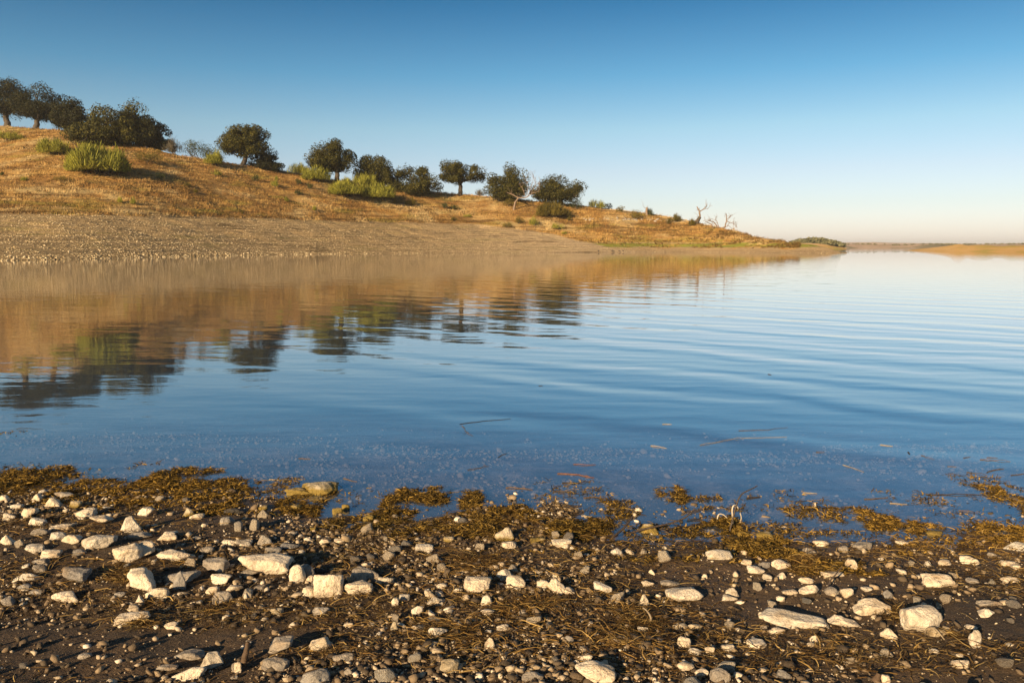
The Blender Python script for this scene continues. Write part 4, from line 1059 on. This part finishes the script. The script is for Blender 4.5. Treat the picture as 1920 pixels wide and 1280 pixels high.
def put_rock(box, shp, colr, lab, seed, sub=4):
    x0, y0, x1, y1 = box; cx = (x0 + x1) / 2
    f0 = beach_hit(cx, y1)
    dist = f0[1]; s = (dist * math.cos(PITCH) + (CAMZ - f0[2]) * math.sin(PITCH)) / F
    W_ = (x1 - x0) * s; hpx = (y1 - y0) * s
    th = math.atan2(CAMZ - f0[2], f0[1])
    ratio = {'r': .75, 'a': .7, 's': .55, 'p': .7}[shp]
    D = W_ * ratio
    D = min(D, hpx / math.sin(th) * 0.62)
    H = max((hpx - D * math.sin(th) * 0.75) / math.cos(th), 0.28 * hpx)
    r = np.random.default_rng(seed)
    kw = {'r': dict(k=15, lo=.70, soft=38, rough=.06), 'a': dict(k=9, lo=.48, soft=90, rough=.07), 's': dict(k=10, lo=.55, soft=80, rough=.07), 'p': dict(k=9, lo=.55, soft=90, point=.6, rough=.06)}[shp]
    V, Fc = stone_shape(seed, sub, **kw)
    sunk = 0.16
    V = V * np.array([W_, D, H * (1 + sunk)]); V[:, 2] += H * (1 + sunk) / 2 - H * sunk
    ya = r.uniform(-.22, .22); ti = r.uniform(-.12, .12)
    x = V[:, 0] * math.cos(ya) - V[:, 1] * math.sin(ya); y = V[:, 0] * math.sin(ya) + V[:, 1] * math.cos(ya)
    V = np.stack([x, y, V[:, 2] + x * math.tan(ti) * .5], 1)
    Yc = f0[1] + D / 2; Xc = f0[0] * Yc / f0[1]
    g = float(beach_z(np.array([Xc]), np.array([Yc]))[0])
    zc = min(g, f0[2] + 0.02) if g > -0.03 else max(g, -0.03)
    o = link("stone", make_mesh("stone", V, Fc, M[colr]), loc=(Xc, Yc, zc))
    o.rotation_euler = (0, 0, 0)
    return tag(o, lab, "stone" if W_ < 0.16 else "rock", "pale rocks strewn along the near shore"), (Xc, Yc, W_)
placed = []
for q, (box, shp, colr, lab) in enumerate(rocks):
    big = (box[2] - box[0]) > 34
    o, inf = put_rock(box, shp, colr, lab, 1000 + q, 4 if big else 3); placed.append(inf)
placed = np.array(placed)

# smaller loose stones, copies of a few shapes
r = np.random.default_rng(99)
protos = []
for k in range(14):
    V, Fc = stone_shape(3000 + k, 3, **(dict(k=8, lo=.45, soft=80, rough=.07) if k % 3 else dict(k=14, lo=.68, soft=40, rough=.06)))
    protos.append(make_mesh("stone", V * np.array([1, .75, .5 + .25 * (k % 3)]), Fc, M['w' if k % 3 else 'g']))
need = max(0, 296 - len(rocks)); cnt = 0
zones = [(-3.3, -.75, "small loose pale stone scattered between the rocks of the left beach"), (-.75, 1.0, "small loose pale stone scattered between the rocks of the middle beach"), (1.0, 3.3, "small loose pale stone scattered between the rocks of the right beach")]
while cnt < need:
    Y = r.uniform(2.15, 4.6); X = r.uniform(-.66, .66) * Y
    if float(beach_z(np.array([X]), np.array([Y]))[0]) < 0.015: continue
    if np.any(np.hypot(placed[:, 0] - X, placed[:, 1] - Y) < placed[:, 2] * .55 + .03): continue
    if fbm(np.array([X * 1.6]), np.array([Y * 2.2]), 0, 3, 17)[0] < -.12: continue
    s = r.uniform(.028, .07)
    o = bpy.data.objects.new("stone", protos[r.integers(0, 14)]); C.objects.link(o)
    o.location = (X, Y, float(beach_z(np.array([X]), np.array([Y]))[0]) + s * .16); o.scale = (s, s, s); o.rotation_euler = (r.normal(0, .2), r.normal(0, .2), r.uniform(0, 6.28))
    z_ = next(z for z in zones if z[0] <= X < z[1]); tag(o, z_[2], "stone", "small loose stones on the beach"); cnt += 1
    placed = np.vstack([placed, (X, Y, s)])

# pebbles (stuff)
r = np.random.default_rng(12); n = 560000
Y = 1.55 + 4.9 * r.random(n) ** 1.1; Y[:36000] = 4 + 4.2 * r.random(36000) ** 1.4; X = r.uniform(-1, 1, n) * (0.62 * Y + 3.0)
dn = fbm(X * 1.1, Y * 1.7, 0, 4, 71)
mud = np.zeros(n)
for (px_, py_, rx, ry, st) in ((60, 1150, .45, .22, .9), (300, 1190, .5, .12, .5), (1050, 1172, .45, .14, 1.), (1780, 1110, .7, .25, 1.), (1850, 1190, .4, .2, 1.), (620, 1190, .3, .12, .8), (1200, 1140, .4, .08, .7), (760, 1130, .3, .1, .7), (200, 1120, .3, .12, .7), (60, 1060, .3, .15, .6)):
    c_ = beach_hit(px_, py_); mud = np.maximum(mud, st * np.exp(-((X - c_[0]) / rx) ** 2 - ((Y - c_[1]) / ry) ** 2))
prob = np.clip(0.46 + dn * 1.3, 0.12, 1) * (1 - .55 * mud)
Z = beach_z(X, Y)
prob = np.where(Z < -0.012, .13 + .28 * dn, prob * np.where(Z < 0.003, .15, 1.0))
keep = r.random(n) < prob; X, Y, Z = X[keep], Y[keep], Z[keep]
S = 0.003 + 0.008 * r.random(len(X)) ** 2.6 + 0.030 * r.random(len(X)) ** 9 + 0.018 * (r.random(len(X)) < .015)
S = np.where(Z < -.01, S * 1.0 + .035 * (r.random(len(X)) < .035) * r.random(len(X)), S)
scatter_stones(X, Y, Z, S, 13, "pebbles", "mixed small pebbles and grit covering the near shore", M['pebble'], shapes=12)

# ------------------------------------------------------------------ ribbons: waterweed and straw (stuff)
def ribbons(C0, L, W_, az, pitch, r, seg=3, curl=0.8, name="x"):
    n = len(C0); pts = [C0]; a_ = az.copy(); p = pitch.copy()
    for k in range(seg):
        d = np.stack([np.cos(a_) * np.cos(p), np.sin(a_) * np.cos(p), np.sin(p)], 1)
        pts.append(pts[-1] + d * (L / seg)[:, None]); a_ = a_ + r.normal(0, curl, n); p = p * .6 - r.uniform(0, .5, n) * curl * .6
    pts = np.stack(pts, 1)
    side = np.stack([-np.sin(az), np.cos(az), r.normal(0, .5, n)], 1); side /= np.linalg.norm(side, axis=1)[:, None]
    wk = W_[:, None, None] * np.linspace(1, .35, seg + 1)[None, :, None]
    V = np.stack([pts - side[:, None] * wk, pts + side[:, None] * wk], 2)      # n, seg+1, 2, 3
    base = np.arange(n)[:, None] * (2 * (seg + 1)) + 2 * np.arange(seg)[None]
    Fq = np.stack([base, base + 1, base + 3, base + 2], -1).reshape(-1, 4)
    return V.reshape(-1, 3), Fq
def patch_points(plist, r):
    out_ = []
    for (x0, y0, x1, y1, n, hm) in plist:
        q0 = beach_hit((x0 + x1) / 2, (y0 + y1) / 2); wX = (x1 - x0) / 2 * q0[1] / F
        a_ = beach_hit((x0 + x1) / 2, y0); b_ = beach_hit((x0 + x1) / 2, y1); dY = abs(a_[1] - b_[1]) / 2; cY = (a_[1] + b_[1]) / 2; cX = (x0 + x1) / 2; cX = (cX - 960) / F * cY / math.cos(PITCH) * 1.02
        cX = q0[0] * cY / q0[1]
        m_ = int(n * 1.9); u = r.uniform(-1, 1, (m_, 2)); rr = (u ** 2).sum(1)
        X_ = cX + u[:, 0] * wX; Y_ = cY + u[:, 1] * dY
        nz = fbm(X_ * 7, Y_ * 9, 0, 3, 91); k_ = (rr * .8 + nz * 3.0 + fbm(X_ * 26, Y_ * 30, 0, 3, 95) * 3.2 + r.normal(0, .16, len(rr)) < r.uniform(.12, .48)); X_, Y_, rr, nz = X_[k_], Y_[k_], rr[k_], nz[k_]
        lim = np.clip(1 - rr, 0, 1) ** .5
        z = np.maximum(beach_z(X_, Y_), 0) + r.random(len(X_)) * hm * .33 * (.25 + lim) * np.clip(1 - 2.2 * nz, .1, 2)
        out_.append(np.stack([X_, Y_, z], 1))
    return np.concatenate(out_)
r = np.random.default_rng(44)
weedp = [(-60, 876, 130, 935, 6500, .05), (-40, 905, 60, 935, 1500, .04), (95, 905, 270, 955, 3800, .035), (240, 885, 385, 945, 6500, .055), (345, 905, 470, 945, 3600, .04), (300, 935, 460, 965, 2500, .025), (430, 905, 540, 940, 500, .01),
 (520, 925, 615, 970, 2600, .03), (690, 958, 780, 985, 1500, .02), (720, 922, 800, 955, 1700, .03), (790, 920, 845, 950, 1300, .025), (740, 980, 830, 1008, 1300, .02), (820, 960, 900, 990, 1500, .025), (700, 985, 760, 1002, 600, .015), (860, 928, 905, 955, 900, .02), (850, 980, 1000, 1012, 2500, .02), (915, 950, 1005, 985, 2600, .035), (800, 965, 960, 1000, 2200, .02), (1020, 975, 1165, 1014, 5500, .045), (600, 975, 760, 1000, 1600, .02),
 (1230, 916, 1295, 948, 1200, .025), (1270, 935, 1400, 960, 700, .012), (1130, 945, 1200, 975, 450, .012), (1320, 975, 1390, 1008, 2200, .04), (1370, 1008, 1490, 1055, 5200, .045), (1470, 955, 1600, 985, 600, .012), (1590, 958, 1640, 985, 700, .02), (1610, 972, 1690, 1000, 900, .02), (1690, 985, 1790, 1008, 1500, .02),
 (1800, 985, 1960, 1028, 5200, .045), (1870, 915, 1960, 985, 2200, .03), (1640, 1020, 1760, 1040, 900, .015), (1040, 1035, 1500, 1062, 1300, .012), (1480, 1055, 1660, 1080, 1500, .03), (250, 870, 300, 885, 60, .005), (1200, 985, 1340, 1010, 900, .02), (1100, 985, 1250, 1012, 900, .012),
 (0, 810, 45, 825, 70, .004), (1000, 905, 1150, 960, 500, .006), (1400, 925, 1560, 965, 260, .006), (1640, 925, 1800, 955, 260, .006), (1800, 895, 1900, 935, 350, .006), (480, 900, 560, 930, 220, .01)]
Pw = patch_points(weedp, r)
n = 42000; X = r.uniform(-5.4, 5.4, n); Y = np.interp(X, WX, WY) + r.normal(.06, .16, n)       # loose scraps all along the edge
k_ = fbm(X * 3, Y * 9, 0, 4, 97) + .25 * fbm(X * 30, Y * 30, 0, 2, 98) > .10 + .2 * r.random(n); X, Y = X[k_], Y[k_]
Pw = np.concatenate([Pw, np.stack([X, Y, np.maximum(beach_z(X, Y), 0) + r.uniform(0, .008, len(X))], 1)]); n = len(Pw)
V, Fq = ribbons(Pw, r.uniform(.012, .05, n), r.uniform(.0014, .0042, n), r.uniform(0, 2 * math.pi, n), r.uniform(-.1, .8, n), r, 3, .9)
tag(link("waterweed", make_mesh("waterweed", V, Fq, M['weed'])), "olive-brown waterweed washed up and floating along the waterline", "waterweed", kind="stuff")
# straw and rootlets
n = 125000; Y = 1.7 + 2.9 * r.random(n); X = r.uniform(-1, 1, n) * (.62 * Y + 2.6)
k_ = fbm(X * .9 + 3, Y * 3.2, 0, 4, 131) > -0.04 + .45 * (r.random(n) - .3); X, Y = X[k_], Y[k_]; Z = beach_z(X, Y); k_ = Z > 0.0; X, Y, Z = X[k_], Y[k_], Z[k_]
P1 = np.stack([X, Y, Z + r.uniform(.002, .014, len(X))], 1)
tuft = [(170, 1060, 290, 1095, 700, .03), (240, 1165, 290, 1178, 250, .02), (1150, 1140, 1240, 1185, 700, .018), (1300, 1180, 1370, 1205, 450, .02), (280, 1030, 370, 1060, 380, .015), (380, 1135, 440, 1165, 320, .02), (1090, 1180, 1240, 1215, 500, .014), (870, 1130, 1010, 1160, 500, .02), (980, 1120, 1060, 1140, 300, .015), (1630, 1140, 1700, 1165, 300, .02), (800, 1040, 960, 1075, 700, .015), (780, 1160, 900, 1215, 600, .015), (1480, 1045, 1560, 1085, 500, .03), (1740, 1175, 1800, 1200, 300, .02), (1500, 1200, 1650, 1230, 500, .01), (550, 1200, 700, 1260, 400, .01)]
P2 = patch_points(tuft, r); P2[:, 2] += .004
P_ = np.concatenate([P1, P2]); n = len(P_)
az = r.normal(0, .8, n) + math.pi * r.integers(0, 2, n)
V, Fq = ribbons(P_, .015 + .09 * r.random(n) ** 2.2, r.uniform(.0007, .0022, n), az, r.uniform(-.05, .55, n), r, 4, .5)
tag(link("straw", make_mesh("straw", V, Fq, M['straw'])), "tangled dry straw and rootlets strewn over the near shore", "straw", kind="stuff")

# ------------------------------------------------------------------ twigs and stems
def twig(pts, rad, mat, label, zs=None, grp="twigs floating off the near shore", cat="twig", seed=0, name="twig", fork=0):
    r = np.random.default_rng(seed + 5000); W_ = []
    for q, (x, y) in enumerate(pts):
        ra = ray(x, y); lift = zs[q] if zs else 0.0
        if zs is None: p = ra * (CAMZ / -ra[2]); g = max(0, float(beach_z(np.array([p[0]]), np.array([p[1]]))[0])); p = beach_hit(x, y); p[2] = g if g > 0 else 0
        else:
            foot = W_[0] if W_ else None
            if foot is None: p = beach_hit(x, y); p[2] = max(p[2], 0) 
            else: tt = foot[1] / ra[1]; p = ra * tt; p = np.array([p[0], foot[1] + lift, CAMZ + p[2]])
        W_.append(np.array(p, float))
    W_ = np.array(W_); dense = []
    for a_, b_ in zip(W_[:-1], W_[1:]): dense += list(wander(a_, b_, 5, .09, r)[:-1])
    dense.append(W_[-1]); dense = np.array(dense); dense[:, 2] = np.maximum(dense[:, 2], min(W_[:, 2].min(), 0) + .001); c0 = dense[0].copy()
    if zs is not None and len(W_) > 3:       # smooth the stem loops
        for _ in range(3): dense[1:-1] = (dense[:-2] + 2 * dense[1:-1] + dense[2:]) / 4
    dense = dense - c0; dense[:, 2] += rad * .4
    paths = [(dense, np.linspace(rad, rad * .5, len(dense)))]
    for _ in range(fork):
        i = r.integers(1, len(dense) - 1); d = dense[i] + np.array([r.normal(0, .05), r.normal(0, .03), .004]); paths.append((wander(dense[i], d, 4, .08, r), np.linspace(rad * .6, rad * .3, 4)))
    V, Fq = tubes(paths, 6); o = link(name, make_mesh(name, V, Fq, M[mat], True), loc=c0); return tag(o, label, cat, grp)
TW = [([(1312, 840), (1375, 828), (1400, 826), (1475, 824)], .003, 'twigpale', "long pale bent twig floating far out, right of centre"),
 ([(1385, 812), (1440, 811), (1477, 806)], .0025, 'twig', "thin twig floating just beyond the long pale bent one"),
 ([(1220, 841), (1250, 846)], .004, 'twigpale', "short tan stick left of the long pale bent twig"),
 ([(1242, 800), (1259, 800)], .004, 'twigpale', "tiny tan stick floating farthest out in the middle"),
 ([(1530, 853), (1545, 853)], .004, 'twig', "tiny brown stick right below the long pale bent twig"),
 ([(1580, 877), (1596, 882), (1620, 891)], .003, 'twigpale', "pale slanted reed with a thin tail, right of centre"),
 ([(1650, 839), (1674, 842)], .004, 'twigpale', "small pale stick in open water toward the right"),
 ([(1727, 859), (1752, 867)], .003, 'twig', "slanted dark sliver left of the long straight reed"),
 ([(1837, 867), (1894, 871)], .0035, 'twig', "long straight reed floating near the right edge"),
 ([(1806, 864), (1819, 862)], .003, 'twig', "small chip left of the long straight reed"),
 ([(1850, 863), (1870, 864)], .003, 'twig', "thin reed piece just behind the long straight reed"),
 ([(1776, 880), (1793, 881)], .003, 'twig', "short stick between the dark sliver and the right reed cluster"),
 ([(862, 800), (905, 794), (958, 789)], .003, 'twigdark', "long dark twig floating far out left of centre"),
 ([(866, 803), (874, 814), (886, 823)], .003, 'twig', "thin twig hanging toward shore from the far dark one"),
 ([(560, 865), (582, 866)], .004, 'twig', "short brown stick beyond the largest waterside rock"),
 ([(877, 887), (900, 883), (917, 879)], .003, 'twig', "small slanted twig offshore of the central weed"),
 ([(934, 863), (951, 855)], .003, 'twig', "little raised twig farther out than the slanted one"),
 ([(1045, 894), (1085, 896), (1114, 902)], .006, 'twigred', "reddish cane floating among dark debris in the centre"),
 ([(1075, 876), (1117, 877)], .004, 'twigred', "thin straight orange reed behind the reddish cane"),
 ([(1054, 912), (1080, 912), (1107, 909)], .006, 'twigdark', "thick dark stick under the reddish cane"),
 ([(948, 921), (980, 922), (999, 925)], .005, 'twig', "brown weedy stick left of the thick dark one"),
 ([(1037, 928), (1060, 928), (1080, 931)], .006, 'twigdark', "dark forked stick nearer shore than the thick dark one"),
 ([(1094, 940), (1115, 938), (1130, 941)], .005, 'twig', "curved brown stick right of the dark forked stick"),
 ([(1137, 957), (1165, 957), (1192, 959)], .005, 'twigpale', "buff stick with weed on it off the tangled branches"),
 ([(505, 905), (525, 906), (542, 905)], .004, 'twigpale', "buff reed pointing at the largest waterside rock"),
 ([(644, 903), (670, 909)], .004, 'twig', "twig floating right of the largest waterside rock"),
 ([(1735, 933), (1775, 934), (1845, 935)], .005, 'twigdark', "long dark branch lying in the shallows toward the right edge"),
 ([(1620, 942), (1665, 940)], .004, 'twig', "brown reed left of the long dark branch"),
 ([(1668, 950), (1700, 952)], .004, 'twigpale', "buff reed between the long dark branch and the weed"),
 ([(1797, 964), (1833, 967)], .0035, 'twig', "thin reed close in before the right weed mat"),
 ([(1505, 930), (1532, 932)], .004, 'twigpale', "buff stick offshore of the upright white scrap"),
 ([(1850, 892), (1875, 885), (1882, 885)], .004, 'twig', "brown crossed stick in the right reed cluster"),
 ([(1812, 891), (1850, 897)], .004, 'twigdark', "dark stick crossing low in the right reed cluster"),
 ([(1895, 897), (1925, 894)], .0035, 'twig', "reed running out of the right edge"),
 ([(200, 904), (222, 911), (238, 906)], .006, 'twigdark', "dark stick in the water between the two left weed mats"),
 ([(1400, 941), (1425, 938)], .007, 'twigdark', "stubby dark driftwood right behind the white stem loops"),
 ([(1010, 727), (1018, 727)], .004, 'twigdark', "tiny dark fleck floating far out in the centre"),
 ([(1440, 705), (1446, 706)], .006, 'twigdark', "tiny dark leaf scrap farthest out on open water"),
 ([(1702, 853), (1706, 857)], .005, 'twigdark', "dark speck left of the slanted sliver")]
for q, (pts, rad, mt, lab) in enumerate(TW): twig(pts, rad * .75, mt, lab, seed=q, fork=1 if len(pts) > 2 else 0)
G2 = "branches and stems at the water's edge"
twig([(1371, 993), (1376, 975), (1373, 955), (1378, 948), (1388, 955), (1396, 975), (1393, 986)], .0045, 'stemwhite', "tall white looped stem arching over the waterline", zs=[0, .01, .01, .02, .03, .04, .05], grp=G2, seed=60, name="stem", cat="stem")
twig([(1336, 984), (1345, 975), (1348, 964), (1358, 966), (1366, 974), (1370, 980)], .004, 'stemwhite', "low kinked pale stem left of the tall white loop", zs=[0, .0, .01, .01, .02, .02], grp=G2, seed=61, name="stem", cat="stem")
twig([(1368, 1000), (1384, 945), (1395, 928), (1427, 918)], .005, 'twigdark', "dark stick rising from the water behind the white loop", zs=[0, .02, .04, .06], grp=G2, seed=62)
twig([(1145, 1012), (1165, 1000), (1180, 988), (1192, 978)], .007, 'twigdark', "dark branch slanting up out of the mud beside the inlet", zs=[0, .03, .05, .08], grp=G2, seed=63, fork=2)
twig([(1175, 1005), (1240, 990), (1290, 978), (1307, 962)], .006, 'twigdark', "long dark bowed branch over the algae-covered stone", zs=[0, .03, .05, .06], grp=G2, seed=64, fork=2)
twig([(1200, 985), (1230, 992), (1255, 1003)], .005, 'twigdark', "short dark branch crossing under the bowed one", grp=G2, seed=65)
twig([(1250, 998), (1290, 992), (1330, 986), (1345, 980)], .005, 'twigdark', "lowest dark branch reaching toward the white stems", grp=G2, seed=66, fork=2)
twig([(1527, 958), (1529, 950), (1528, 944)], .008, 'stemwhite', "upright white scrap standing in the shallow water", zs=[0, 0, 0], grp=G2, seed=67, name="reed_scrap", cat="reed")
twig([(458, 1243), (462, 1225), (463, 1208)], .013, 'twig', "split upright piece of grey wood stuck in the mud", zs=[0, 0, .01], grp=G2, seed=68, name="wood_shard", cat="driftwood")
twig([(1218, 1170), (1222, 1158), (1212, 1145), (1206, 1142)], .005, 'twigpale', "curled tan root rising from the debris band", zs=[0, 0, .01, .01], grp=G2, seed=69, name="root", cat="root")
twig([(1735, 1190), (1730, 1175), (1740, 1168), (1752, 1178), (1762, 1192)], .004, 'twigpale', "thin roots draped over the largest boulder's foot", zs=[0, -.02, -.03, -.03, -.04], grp=G2, seed=70, name="root", cat="root")
twig([(1768, 1176), (1790, 1182), (1806, 1190)], .007, 'twigpale', "straight tan stick right of the largest boulder", grp=G2, seed=71)
twig([(1550, 1107), (1562, 1090), (1588, 1070)], .004, 'twigdark', "thin dark stalk leaning over the peaked rock row", zs=[0, .02, .04], grp=G2, seed=72)
twig([(1640, 1280), (1648, 1265)], .014, 'twig', "stubby brown post at the bottom edge", zs=[0, 0], grp=G2, seed=73, name="wood_post", cat="driftwood")

# ------------------------------------------------------------------ haze over the lake
bm = bmesh.new(); bmesh.ops.create_cube(bm, size=1.0)
hz = bpy.data.meshes.new("haze"); bm.to_mesh(hz); bm.free()
mh = bpy.data.materials.new("air_haze"); mh.use_nodes = True; th = mh.node_tree
th.nodes.remove(th.nodes["Principled BSDF"])
pv = th.nodes.new("ShaderNodeVolumePrincipled"); pv.inputs["Color"].default_value = (0.95, 0.95, 0.96, 1); pv.inputs["Density"].default_value = 0.00012
pv.inputs["Anisotropy"].default_value = 0.2
th.links.new(pv.outputs[0], th.nodes["Material Output"].inputs["Volume"]); hz.materials.append(mh)
ho = link("haze", hz, loc=(0, 1500, 24)); ho.scale = (13000, 16000, 62)
tag(ho, "thin warm haze over the far shores", kind="stuff")
